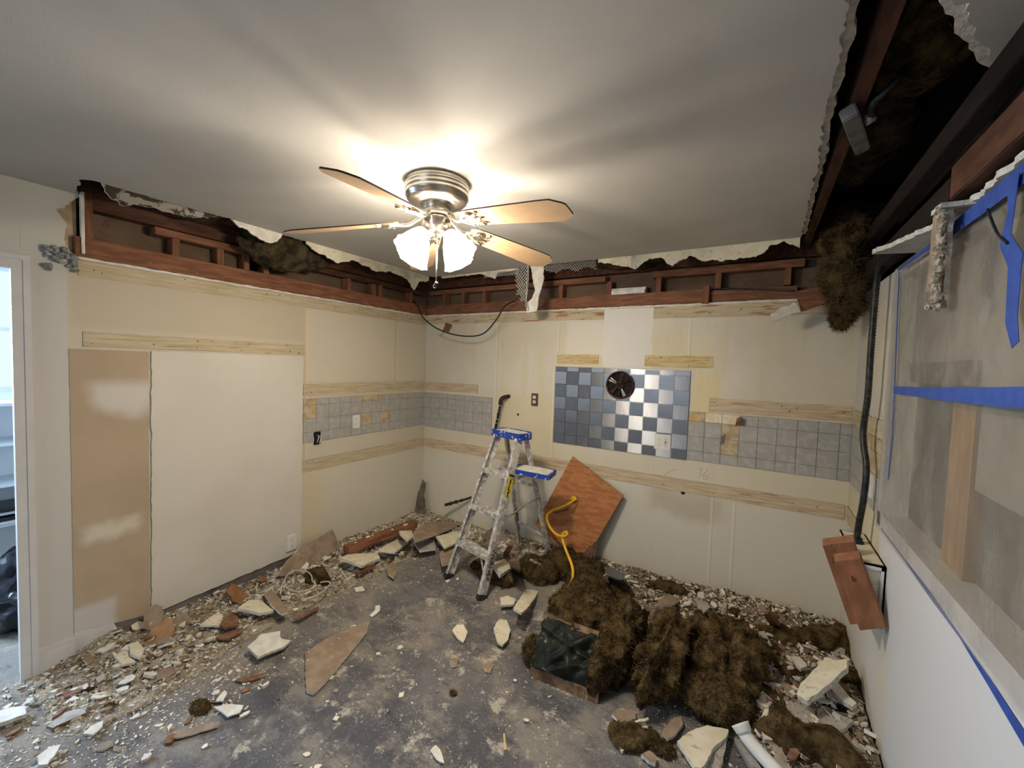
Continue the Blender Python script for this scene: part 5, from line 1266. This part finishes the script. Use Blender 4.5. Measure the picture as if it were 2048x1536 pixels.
# big pieces, outlined where they lie
def piece(name, label, cat, outl, z, th_, mats, tilt=(0, 0), seed=0, amp=.004, step=.015, group=None):
    c = [sum(p[k] for p in outl) / len(outl) for k in (0, 1)]
    n = Vector((tilt[0], tilt[1], 1)).normalized(); c0 = hit(c[0], c[1], 2, z)
    pts = [hitp(px, py, c0, n) for px, py in outl]
    mz = min(p.z for p in pts) - th_
    rg = ragged(pts, amp, step, seed) if amp else pts
    bm = bmesh.new(); prism(bm, rg, n * th_, 0, 1, 2 if len(mats) > 2 else 0)
    o = obj(name, bm, mats); return tag(o, label, cat, group)
PL = [M['plaster'], M['gypsum']]; CR = [M['cream'], M['gypsum']]; TN = [M['tanpaper'], M['gypsum']]; GR = [M['greyslab'], M['gypsum']]; WD = [M['chipwood'], M['chipwood']]; RW = [M['redwood'], M['redwood']]
PC = [
 ('drywall_scrap', 'large tan triangular drywall scrap lying on the middle of the floor', 'drywall scrap', [(610, 1304), (665, 1270), (712, 1252), (739, 1241), (734, 1262), (700, 1305), (666, 1346), (640, 1376), (626, 1387), (612, 1382)], .018, .012, TN, (0, 0)),
 ('plaster_shard', 'white plaster plate left of the large tan triangle', 'plaster shard', [(495, 1294), (522, 1268), (560, 1262), (563, 1277), (582, 1280), (568, 1293), (537, 1304), (517, 1313)], .045, .014, PL, (.05, .1)),
 ('plaster_shard', 'cream hexagonal shard left of the paper-faced batt', 'plaster shard', [(987, 1255), (999, 1237), (1014, 1240), (1022, 1260), (1015, 1281), (1006, 1289), (995, 1284)], .035, .014, CR, (.1, .1)),
 ('plaster_shard', 'long cream shard in front of the ladder, beside the insulation', 'plaster shard', [(1027, 1216), (1050, 1181), (1061, 1174), (1077, 1177), (1072, 1193), (1054, 1216), (1043, 1225)], .06, .016, CR, (-.1, .25)),
 ('plaster_shard', 'pale pebble-shaped shard in the open middle of the floor', 'plaster shard', [(904, 1261), (913, 1249), (927, 1249), (936, 1263), (927, 1284), (917, 1278)], .022, .012, CR, (.1, 0)),
 ('plaster_shard', 'bright bluish white flake lying at the lower left', 'plaster shard', [(430, 1412), (455, 1408), (487, 1410), (480, 1424), (455, 1433), (444, 1425)], .02, .006, PL, (0, .1)),
 ('plaster_shard', 'small bluish white strip just above the bright flake at the lower left', 'plaster shard', [(431, 1402), (448, 1380), (455, 1383), (447, 1402)], .02, .006, PL, (0, .1)),
 ('plaster_shard', 'ragged white flake near the middle of the bottom edge', 'plaster shard', [(861, 1500), (872, 1488), (880, 1497), (888, 1527), (874, 1520)], .012, .005, PL, (0, 0)),
 ('plaster_shard', 'little tan-backed chip below the pebble-shaped shard', 'plaster shard', [(899, 1320), (905, 1316), (917, 1320), (914, 1331), (902, 1333)], .012, .008, TN, (0, 0)),
 ('plaster_shard', 'little tan-backed chip between the pebble shard and the paper batt', 'plaster shard', [(966, 1332), (976, 1320), (987, 1330), (982, 1344), (970, 1342)], .012, .008, TN, (0, 0)),
 ('plaster_shard', 'big pale cream slab at the bottom edge beside the drain pipe', 'plaster shard', [(1354, 1481), (1381, 1461), (1415, 1450), (1458, 1459), (1454, 1472), (1427, 1496), (1402, 1536), (1388, 1533)], .055, .018, CR, (-.05, .12)),
 ('plaster_shard', 'long pale plank of plaster leaning by the right wall', 'plaster shard', [(1593, 1388), (1602, 1366), (1628, 1338), (1654, 1314), (1668, 1321), (1696, 1317), (1694, 1334), (1661, 1367), (1613, 1402)], .20, .022, CR, (-.35, .0)),
 ('plaster_slab', 'grey flat slab below the pale plank', 'plaster slab', [(1573, 1408), (1603, 1402), (1628, 1418), (1637, 1471), (1600, 1462), (1575, 1440)], .10, .018, GR, (0, .05)),
 ('plaster_slab', 'mottled grey slab right of the flat grey slab, at the wall', 'plaster slab', [(1633, 1420), (1648, 1415), (1690, 1432), (1705, 1440), (1680, 1462), (1640, 1468)], .10, .018, GR, (-.1, .1)),
 ('plaster_slab', 'dark slate piece under the pale plank', 'plaster slab', [(1620, 1395), (1668, 1372), (1712, 1400), (1700, 1428), (1655, 1418)], .085, .01, [M['bag'], M['greyslab']], (0, .05)),
 ('plaster_shard', 'gnarled grey-white chunk right of the pale plank', 'plaster shard', [(1658, 1372), (1674, 1362), (1695, 1390), (1715, 1408), (1705, 1414), (1680, 1398)], .13, .02, PL, (-.1, 0)),
 ('drywall_scrap', 'brown-faced scrap at the lower right by the wall', 'drywall scrap', [(1672, 1478), (1690, 1463), (1720, 1485), (1716, 1500), (1692, 1492)], .09, .012, TN, (0, 0)),
 ('plaster_shard', 'long narrow crust lying diagonal at the lower right', 'plaster shard', [(1645, 1470), (1660, 1465), (1703, 1507), (1698, 1515), (1670, 1500)], .085, .02, PL, (0, 0)),
 ('drywall_scrap', 'dark brown scrap at the bottom right corner of the rubble', 'drywall scrap', [(1700, 1510), (1735, 1500), (1742, 1530), (1712, 1532)], .07, .012, TN, (0, 0)),
 ('plaster_slab', 'grey board wedge under the drain pipe end', 'plaster slab', [(1405, 1536), (1430, 1492), (1455, 1470), (1450, 1500), (1440, 1536)], .035, .012, GR, (0, 0)),
 ('plaster_slab', 'grey board right of the drain pipe at the bottom edge', 'plaster slab', [(1543, 1484), (1565, 1492), (1585, 1520), (1580, 1540), (1555, 1540)], .06, .014, GR, (0, 0)),
 ('plaster_shard', 'white lump between the drain pipe and the grey slab', 'plaster shard', [(1520, 1455), (1535, 1448), (1552, 1462), (1556, 1480), (1530, 1478)], .07, .02, PL, (.1, 0)),
 ('drywall_scrap', 'brown scrap poking from under the pale cream slab', 'drywall scrap', [(1325, 1465), (1340, 1440), (1362, 1432), (1366, 1448), (1350, 1470), (1335, 1478)], .025, .012, TN, (0, .1)),
 ('drywall_scrap', 'white-edged brown scrap at the front of the insulation', 'drywall scrap', [(1224, 1428), (1240, 1415), (1268, 1420), (1272, 1436), (1250, 1449), (1236, 1440)], .025, .012, TN, (0, .1)),
 ('plaster_shard', 'small white bone-like stick on the scrap in front of the insulation', 'plaster shard', [(1255, 1444), (1296, 1434), (1298, 1438), (1258, 1449)], .04, .008, CR, (0, 0)),
 ('plaster_shard', 'white chip right of the bone-like stick', 'plaster shard', [(1278, 1448), (1290, 1445), (1297, 1458), (1288, 1464), (1279, 1458)], .02, .01, PL, (0, 0)),
 ('drywall_scrap', 'curved white-edged scrap at the bottom edge left of the cream slab', 'drywall scrap', [(1281, 1508), (1300, 1500), (1314, 1512), (1310, 1528), (1296, 1522)], .025, .015, TN, (0, 0)),
 ('plaster_shard', 'white nugget at the bottom edge below the small insulation tufts', 'plaster shard', [(1238, 1494), (1246, 1489), (1251, 1498), (1244, 1503)], .015, .012, PL, (0, 0)),
 ('plaster_shard', 'pale flat pieces cluster left of the long cream shard', 'plaster shard', [(1000, 1195), (1015, 1190), (1030, 1198), (1028, 1209), (1002, 1211)], .035, .014, CR, (0, .1)),
 ('wood_block', 'reddish wood block lying right of the insulation', 'wood block', [(1415, 1243), (1450, 1243), (1486, 1272), (1452, 1278), (1420, 1262)], .15, .035, RW, (0, .1)),
 ('wood_block', 'short red wood block standing by the back wall at the right', 'wood block', [(1529, 1222), (1540, 1217), (1566, 1252), (1555, 1259)], .17, .025, RW, (.3, .8)),
 ('plaster_shard', 'cream shard with a bite on the reddish block', 'plaster shard', [(1456, 1250), (1490, 1243), (1507, 1252), (1502, 1265), (1478, 1268)], .15, .012, CR, (0, .1)),
 ('plaster_slab', 'grey-tan slab behind the insulation at the right', 'plaster slab', [(1505, 1265), (1530, 1262), (1543, 1290), (1512, 1288)], .13, .014, GR, (0, .1)),
 ('drywall_scrap', 'brown board scrap behind the insulation ridges', 'drywall scrap', [(1306, 1212), (1335, 1187), (1362, 1195), (1345, 1212)], .12, .012, TN, (0, .3)),
 ('drywall_scrap', 'tan oval chip left of the dark insulation at the right', 'drywall scrap', [(1518, 1332), (1535, 1324), (1549, 1335), (1540, 1347), (1522, 1345)], .09, .012, TN, (0, .1)),
 ('plaster_shard', 'long crust leaning left of the pale plank', 'plaster shard', [(1582, 1312), (1600, 1314), (1615, 1332), (1602, 1337)], .12, .016, PL, (.1, .2)),
 ('plaster_shard', 'layered crust pieces in front of the dark patch at the right', 'plaster shard', [(1503, 1383), (1525, 1382), (1550, 1405), (1545, 1422), (1515, 1405)], .09, .018, PL, (.1, .1)),
 ('drywall_scrap', 'big brown-backed board lying at the back left corner', 'drywall scrap', [(828, 1062), (850, 1046), (906, 1038), (920, 1049), (873, 1068), (830, 1083)], .12, .014, TN, (.1, .25)),
 ('plaster_shard', 'long white loop of torn plaster on the corner board', 'plaster shard', [(797, 1058), (822, 1060), (828, 1072), (815, 1082), (800, 1068)], .15, .012, CR, (0, .3)),
 ('drywall_scrap', 'white faced board left of the ladder foot at the corner', 'drywall scrap', [(872, 1072), (915, 1062), (925, 1080), (890, 1096)], .09, .014, CR, (.1, .2)),
 ('drywall_scrap', 'tan board between the corner heap and the ladder foot', 'drywall scrap', [(880, 1103), (915, 1085), (922, 1105), (905, 1125), (884, 1131)], .06, .012, TN, (.1, .15)),
 ('plaster_slab', 'grey board piece right of the reddish timber', 'plaster slab', [(823, 1078), (868, 1078), (872, 1098), (840, 1102)], .07, .012, GR, (0, .1)),
 ('plaster_shard', 'thick pale slab under the reddish timber at the left', 'plaster shard', [(680, 1116), (700, 1107), (756, 1106), (760, 1116), (724, 1131)], .10, .02, CR, (0, .2)),
 ('plaster_shard', 'jagged pale slab right of the thick one under the timber', 'plaster shard', [(755, 1100), (795, 1078), (816, 1085), (790, 1105)], .08, .014, CR, (0, .2)),
 ('plaster_shard', 'white rubble slab beside the coiled cable on the left', 'plaster shard', [(474, 1216), (498, 1200), (520, 1199), (548, 1221), (520, 1226), (505, 1222)], .07, .016, CR, (0, .2)),
 ('drywall_scrap', 'grey-pink piece between the coiled cable and the pale slab', 'drywall scrap', [(528, 1185), (550, 1184), (578, 1222), (565, 1227), (545, 1212)], .07, .014, TN, (0, .2)),
 ('plaster_shard', 'flat pale shard at the left below the brown crumpled board', 'plaster shard', [(400, 1250), (436, 1222), (446, 1230), (440, 1250)], .05, .012, CR, (0, .2)),
 ('wood_splinter', 'reddish wood shard fan below the crumpled brown wood', 'wood splinter', [(440, 1248), (460, 1225), (475, 1225), (478, 1250), (450, 1256)], .05, .01, WD, (0, .3)),
 ('wood_splinter', 'flat brown wood shard lying left of the white plate', 'wood splinter', [(433, 1275), (455, 1258), (480, 1254), (485, 1262), (455, 1278)], .03, .01, WD, (0, .1)),
 ('wood_splinter', 'thin brown sliver below the white plate', 'wood splinter', [(468, 1362), (500, 1350), (533, 1345), (530, 1353), (490, 1364)], .012, .006, WD, (0, 0)),
 ('wood_splinter', 'tan sliver right of the pink scrap', 'wood splinter', [(585, 1236), (615, 1222), (638, 1212), (636, 1218), (600, 1238)], .03, .008, WD, (0, .1)),
 ('plaster_shard', 'boot-shaped white chip in the middle of the floor', 'plaster shard', [(739, 1230), (750, 1220), (751, 1212), (759, 1210), (761, 1221), (745, 1233)], .012, .006, PL, (0, 0)),
 ('plaster_shard', 'small square white chip above the boot-shaped one', 'plaster shard', [(708, 1176), (724, 1173), (730, 1181), (712, 1183)], .012, .008, PL, (0, 0)),
 ('drywall_scrap', 'brown-backed chip pointing down right of the reddish timber', 'drywall scrap', [(773, 1135), (785, 1130), (793, 1140), (789, 1156), (777, 1148)], .03, .01, TN, (0, .1)),
 ('plaster_shard', 'pale long flake at the bottom left, curving to the right', 'plaster shard', [(320, 1482), (355, 1462), (400, 1452), (440, 1442), (436, 1452), (380, 1470)], .015, .006, TN, (0, 0)),
 ('plaster_shard', 'white block-like shard at the left edge of the floor', 'plaster shard', [(-20, 1432), (10, 1415), (50, 1412), (52, 1428), (20, 1440), (-20, 1452)], .04, .018, PL, (0, 0)),
 ('wood_splinter', 'grey weathered plank piece at the lower left', 'wood splinter', [(92, 1452), (130, 1425), (168, 1414), (172, 1424), (140, 1440), (105, 1456)], .022, .012, [M['greyslab'], M['chipwood']], (0, 0)),
 ('plaster_shard', 'white pointed shard at the bottom left corner', 'plaster shard', [(75, 1512), (100, 1492), (122, 1488), (108, 1512), (96, 1528), (80, 1530)], .03, .012, PL, (0, .1)),
 ('plaster_shard', 'white curl right of the weathered plank piece', 'plaster shard', [(165, 1468), (185, 1450), (206, 1440), (205, 1452), (185, 1470)], .025, .008, PL, (0, .1)),
 ('wood_splinter', 'brown stick near the baseboard on the left floor', 'wood splinter', [(124, 1388), (160, 1368), (215, 1352), (214, 1360), (165, 1380), (128, 1396)], .03, .014, WD, (0, 0)),
 ('plaster_shard', 'white sliver below the brown stick on the left floor', 'plaster shard', [(137, 1390), (150, 1388), (172, 1398), (158, 1402)], .015, .006, PL, (0, 0)),
 ('drywall_scrap', 'pale rounded chip in the left rubble by the crumpled board', 'drywall scrap', [(258, 1290), (275, 1282), (290, 1300), (280, 1315), (262, 1308)], .06, .014, CR, (0, .2)),
 ('plaster_shard', 'pale flat shard in front of the crumpled brown board', 'plaster shard', [(228, 1310), (255, 1300), (270, 1325), (245, 1330)], .05, .012, CR, (0, .2)),
 ('plaster_shard', 'speckled plaster block behind the right ladder leg', 'plaster shard', [(985, 1125), (1010, 1118), (1024, 1135), (1002, 1148)], .12, .03, CR, (.2, .3)),
 ('wood_block', 'red-brown wood end leaning behind the right ladder leg', 'wood block', [(1005, 1108), (1022, 1082), (1030, 1086), (1016, 1113)], .18, .03, RW, (.2, .9)),
 ('wood_block', 'flat tan wood piece standing in the rubble under the ladder', 'wood block', [(1021, 1118), (1040, 1115), (1043, 1145), (1024, 1158)], .10, .02, [M['tanpaper'], M['chipwood']], (0, .8)),
 ('plaster_shard', 'curled white scrap between the rear ladder legs', 'plaster shard', [(1060, 1118), (1075, 1112), (1095, 1125), (1080, 1128)], .12, .012, PL, (0, .2)),
 ('plaster_slab', 'black plastic scrap at the wall right of the plywood', 'plastic scrap', [(1207, 1132), (1228, 1136), (1250, 1150), (1246, 1160), (1212, 1150)], .17, .01, [M['bag'], M['bag']], (0, .3)),
 ('plaster_shard', 'pinkish stick poking out of the dark insulation', 'plaster shard', [(1207, 1150), (1213, 1148), (1219, 1168), (1213, 1170)], .20, .006, [M['strip_b'], M['strip_b']], (0, .8)),
 ('plaster_shard', 'small white bar lying on the dark insulation', 'plaster shard', [(1213, 1196), (1229, 1198), (1230, 1202), (1214, 1200)], .17, .006, PL, (0, .2)),
 ('ceramic_tile', 'pale green-grey tile leaning on the heap by the back wall', 'tile', [(1388, 1196), (1400, 1193), (1421, 1213), (1408, 1224)], .14, .008, [M['greytile'], M['greytile']], (0, .4)),
]
for i, a in enumerate(PC): piece(a[0], a[1], a[2], a[3], a[4], a[5], a[6], a[7], 200 + i, .0035 if a[2] not in ('wood block', 'tile') else .0008)
# upright ones, leaning on walls
def leaning(name, label, cat, outl, pt, nrm, th_, mats, seed, amp=.004):
    pts = [hitp(px, py, pt, nrm) for px, py in outl]; n = Vector(nrm).normalized()
    if n.dot(CPOS - pts[0]) < 0: n = -n
    bm = bmesh.new(); prism(bm, ragged(pts, amp, .015, seed) if amp else pts, n * th_, 0, 1, 0)
    return tag(obj(name, bm, mats), label, cat)
leaning('drywall_scrap', 'tan drywall triangle leaning against the left wall beside the panel', 'drywall scrap', [(554, 1152), (575, 1122), (600, 1095), (632, 1078), (666, 1058), (677, 1090), (654, 1124), (620, 1140), (585, 1150)], (.10, -1.2, .15), (1, .1, .55), .012, TN, 301)
leaning('drywall_scrap', 'narrow dark drywall shard standing in the back left corner', 'drywall scrap', [(846, 958), (852, 967), (848, 988), (853, 1021), (840, 1044), (828, 1058), (826, 1042), (834, 993)], (.07, -.10, .2), (.5, -1, .15), .012, [simple('dark_grey_brown_paper', (.10, .08, .06), (.17, .14, .105), 14, .9), M['gypsum']], 302)
leaning('plaster_shard', 'small white house-shaped shard leaning on the left wall above the timber', 'plaster shard', [(724, 1080), (728, 1070), (738, 1066), (740, 1058), (744, 1068), (750, 1074), (748, 1082)], (.04, -.7, .15), (1, 0, .3), .008, PL, 303, .002)
leaning('ceramic_tile', 'grey square tile leaning on the back wall', 'tile', [(1403, 1180), (1430, 1174), (1447, 1206), (1416, 1208)], (2.7, -.06, .1), (0, 1, -.5), .008, [M['greytile'], M['greytile']], 304, 0)
leaning('drywall_scrap', 'brown drywall board leaning on the wall behind the ladder', 'drywall scrap', [(935, 1085), (965, 1068), (985, 1056), (1000, 1062), (1014, 1078), (1008, 1108), (960, 1112)], (1.0, -.13, .1), (0, 1, -.5), .012, TN, 305)
leaning('drywall_scrap', 'rounded brown drywall tab standing at the foot of the white panel', 'drywall scrap', [(287, 1258), (289, 1228), (296, 1213), (312, 1208), (325, 1213), (328, 1225), (322, 1245), (305, 1262)], (.10, -2.25, .15), (1, -.1, .5), .010, TN, 306)
leaning('crumpled_board', 'crumpled orange-brown paper board in the rubble below the white panel', 'crumpled paper', [(278, 1288), (300, 1262), (330, 1240), (345, 1235), (350, 1260), (340, 1285), (310, 1292)], (.2, -2.2, .1), (.5, -.3, 1), .010, [simple('orange_brown_paper', (.22, .12, .05), (.36, .22, .11), 20, .8), M['tanpaper']], 307, .007)
leaning('crumpled_board', 'brown curled paper roll right of the crumpled orange-brown board', 'crumpled paper', [(342, 1240), (372, 1222), (385, 1240), (370, 1262), (352, 1285), (345, 1260)], (.2, -2.05, .1), (.8, -.3, .6), .012, TN, 308, .007)
leaning('crumpled_board', 'rust-brown crumpled bark-like piece against the dark gap under the panel', 'crumpled paper', [(455, 1185), (462, 1167), (475, 1168), (490, 1185), (500, 1190), (480, 1208), (465, 1202)], (.15, -1.75, .1), (.9, .2, .5), .02, [simple('rust_brown_wood', (.24, .11, .05), (.34, .17, .08), 20, .9), M['chipwood']], 309, .008)
# reddish timber by the left wall
T = thing('timber', 'long reddish timber lying along the foot of the left wall', 'timber')
a = hit(692, 1100, 2, .13); b = hit(829, 1047, 2, .13)
bm = bmesh.new(); beam(bm, a, b, Z, .060, .085); bmesh.ops.bevel(bm, geom=bm.edges[:], offset=.004, segments=1, affect='EDGES'); obj('beam_body', bm, M['redwoody'], T)
bm = bmesh.new(); a2 = a.lerp(b, .2) + Z * .03; 
for k, (q, r) in enumerate(((.12, .008), (.31, .015), (.36, .007), (.62, .011), (.83, .018))): lump(bm, a.lerp(b, q) + Z * .031 + Vector((.02 * math.sin(k * 5), 0, 0)), (r, r * 1.3, .004), k + 400, 2, .6)
obj('plaster_blobs', bm, M['plaster'], T)
wood('wood_stick', 'thin reddish stick in the rubble below the timber', (lambda b_: (beam(b_, hit(712, 1147, 2, .06), hit(748, 1130, 2, .07), Z, .022, .03), b_)[1])(bmesh.new()), M['redwoody'], cat='stick')
# coiled off-white cable
T = thing('coiled_cable', 'loops of off-white cable in the rubble under the leaning drywall', 'cable')
loops = [[(560, 1188), (565, 1168), (575, 1150), (590, 1141), (610, 1142), (622, 1150), (625, 1162), (632, 1170), (622, 1178), (600, 1183), (580, 1180), (570, 1168), (573, 1152), (588, 1144)],
         [(585, 1180), (600, 1184), (625, 1175), (630, 1160)], [(640, 1165), (655, 1163), (660, 1168), (648, 1182), (630, 1192), (612, 1198)], [(683, 1142), (690, 1152), (696, 1162)]]
for k, l in enumerate(loops):
    bm = bmesh.new(); tube(bm, spline([hit(x, y, 2, .085 + .006 * math.sin(i * 1.3 + k)) for i, (x, y) in enumerate(l)], 6), .0045, 7); obj('cable_strand', bm, M['wire'], T, True)
# white drain pipe at the bottom
T = thing('drain_pipe', 'dirty white plastic drain pipe lying at the bottom edge', 'pipe')
pm = hit(1480, 1447, 2, .13); p1 = hit(1493, 1474, 2, .10); p2 = hit(1525, 1512, 2, .075); p3 = hit(1575, 1565, 2, .05)
bm = bmesh.new(); tube(bm, spline([pm.lerp(p1, .3), p1, p2, p3], 8), .027, 20, cap=False); bmesh.ops.recalc_face_normals(bm, faces=bm.faces); bmesh.ops.solidify(bm, geom=bm.faces[:], thickness=.002); obj('pipe', bm, M['pvc'], T, True)
bm = bmesh.new(); tube(bm, [pm, pm.lerp(p1, .15), pm.lerp(p1, .55), pm.lerp(p1, .8)], [.038, .036, .033, .027], 24, cap=False); bmesh.ops.recalc_face_normals(bm, faces=bm.faces); bmesh.ops.solidify(bm, geom=bm.faces[:], thickness=.004); obj('pipe_socket', bm, M['pvc'], T, True)
bm = bmesh.new(); q = pm.lerp(p1, .45); tube(bm, [q, q.lerp(p1, .05)], .026, 20); obj('rusty_dirt', bm, simple('rusty_dirt', (.35, .24, .12), (.6, .5, .38), 60, .9), T)
bm = bmesh.new(); beam(bm, hit(1478, 1482, 2, .03), hit(1512, 1540, 2, .03), Z, .02, .04); tag(obj('metal_bar', bm, M['galv']), 'grey metal bar under the white drain pipe', 'metal bar')
bm = bmesh.new(); beam(bm, hit(1008, 1468, 2, .004), hit(1011, 1500, 2, .004), Z, .006, .008); tag(obj('wood_stick', bm, M['strip_y']), 'tiny pale stick lying straight near the bottom edge', 'stick')

# many small shards, each its own object
rnd = random.Random(2024)
zones = [
 ('plaster shards in the left rubble', 'small broken plaster shard in the rubble along the left wall', 'plaster shard', 75, (.03, .62, -2.65, -1.0), (PL, CR, TN, TN, CR, WD)),
 ('plaster shards in the corner rubble', 'small broken shard in the rubble at the back left corner', 'plaster shard', 32, (.05, 1.2, -1.0, -.06), (PL, CR, TN, CR)),
 ('shards under the ladder', 'small broken shard in the rubble under the ladder', 'plaster shard', 18, (1.1, 1.75, -.85, -.06), (CR, TN, WD)),
 ('shards behind the insulation', 'small broken shard in the rubble along the foot of the back wall', 'plaster shard', 50, (1.95, 3.45, -.42, -.04), (PL, CR, TN, GR, CR, GR)),
 ('shards in the right rubble', 'small broken shard in the rubble by the right wall', 'plaster shard', 62, (3.0, 3.50, -1.35, -.35), (PL, CR, TN, GR, WD)),
 ('shards at the lower left', 'small shard scattered on the floor at the lower left', 'plaster shard', 55, (.10, 1.2, -3.05, -2.15), (PL, PL, TN, WD)),
 ('chips on the open floor', 'small plaster chip scattered on the open grey floor', 'plaster chip', 30, (.8, 2.3, -2.4, -.9), (PL, CR, TN)),
]
for gname, lab, cat, n, (ax0, ax1, ay0, ay1), mats in zones:
    for k in range(n):
        x = rnd.uniform(ax0, ax1); y = rnd.uniform(ay0, ay1)
        if gname.startswith('plaster shards in the left'): x = ax0 + (ax1 - ax0) * rnd.random() ** 1.3
        h = hgt(x, y); s = rnd.uniform(.016, .052) if h > .01 else rnd.uniform(.008, .020)
        if gname.startswith('shards at the lower'): s = rnd.uniform(.010, .032)
        x = min(max(x, s + .01), W - s - .01); y = min(y, -s - .01)
        kk = rnd.choice((4, 5, 5, 6, 7)); a0 = rnd.uniform(0, 6.28); el = rnd.uniform(.35, 1)
        tl = .28 if h > .01 else .06
        Rm = Matrix.Rotation(rnd.uniform(0, 6.28), 3, 'Z') @ Matrix.Rotation(rnd.gauss(0, tl), 3, 'X') @ Matrix.Rotation(rnd.gauss(0, tl), 3, 'Y')
        pts = [Rm @ Vector((s * rnd.uniform(.65, 1.1) * math.cos(a0 + 6.283 * i / kk), s * el * rnd.uniform(.65, 1.1) * math.sin(a0 + 6.283 * i / kk), 0)) for i in range(kk)]
        th_ = rnd.uniform(.004, .013) if s > .02 else rnd.uniform(.002, .006); nrm = Rm @ Vector((0, 0, 1))
        zc = max(h + .004 + th_ * .6 + (rnd.uniform(0, .018) if h > .01 else 0), th_ + .001 - min(p.z for p in pts))
        bm = bmesh.new(); prism(bm, ragged([p + Vector((x, y, zc)) for p in pts], .0025, .010, k), nrm * th_, 0, 1, 0)
        mm = rnd.choice(mats)
        col = {id(PL): 'white', id(CR): 'cream', id(TN): 'tan-backed', id(GR): 'grey', id(WD): 'brown'}[id(mm)]
        shp = 'long narrow' if el < .55 else {4: 'four-sided', 5: 'five-sided', 6: 'roundish', 7: 'roundish'}[kk]
        siz = 'larger' if s > .038 else 'smaller' if s < .024 and h > .01 else 'mid-sized' if h > .01 else 'little'
        where = lab[lab.index(' in ') if ' in ' in lab else lab.index(' scattered'):]
        lab_ = '%s %s %s %s%s' % (siz, col, shp, 'wood splinter' if mm is WD else cat.replace('plaster ', ''), where)
        nm = 'wood_splinter' if mm is WD else 'plaster_shard'
        tag(obj(nm, bm, mm), lab_, 'wood splinter' if mm is WD else cat, gname + (' (wood)' if mm is WD else ''))

# ------------------------------------------------------------------ next room seen through the doorway
T = thing('shelf_unit', 'white shelf unit in the next room beyond the doorway', 'shelf')
bm = bmesh.new(); bx(bm, -1.62, -1.30, -3.2, -3.17, 0, 1.28); bx(bm, -1.62, -1.30, -2.03, -2.0, 0, 1.28); bx(bm, -1.64, -1.62, -3.2, -2.0, 0, 1.28); obj('frame', bm, M['nextwall'], T)
for z in (.45, .72, 1.0, 1.27):
    bm = bmesh.new(); bx(bm, -1.62, -1.29, -3.17, -2.03, z - .02, z); obj('shelf_board', bm, M['nextwall'], T)
for i, (z, s) in enumerate(((.47, .0), (.50, .01), (.53, -.01), (.56, .02))):
    bm = bmesh.new(); bx(bm, -1.30 - .25 + s, -1.28 + s, -2.95, -2.3, z - .02, z - .002)
    tag(obj('flat_box', bm, M['bag'] if i % 2 else M['nextwall']), '%s flat box in the stack on the white shelf, %s from the bottom' % ('black' if i % 2 else 'white', ordn(i)), 'box', 'stack of flat boxes')
for i, (lab, c, r) in enumerate((('black bag on the next room floor, nearer the doorway', (-.62, -2.72, .10), (.13, .13, .12)), ('black bag behind the first one in the next room', (-1.0, -2.66, .16), (.16, .16, .18)))):
    bm = bmesh.new(); lump(bm, c, r, 500 + i, 4, .35)
    for v in bm.verts: v.co.z = max(v.co.z, .003)
    tag(obj('black_bag', bm, M['bag'], None, True), lab, 'bag')
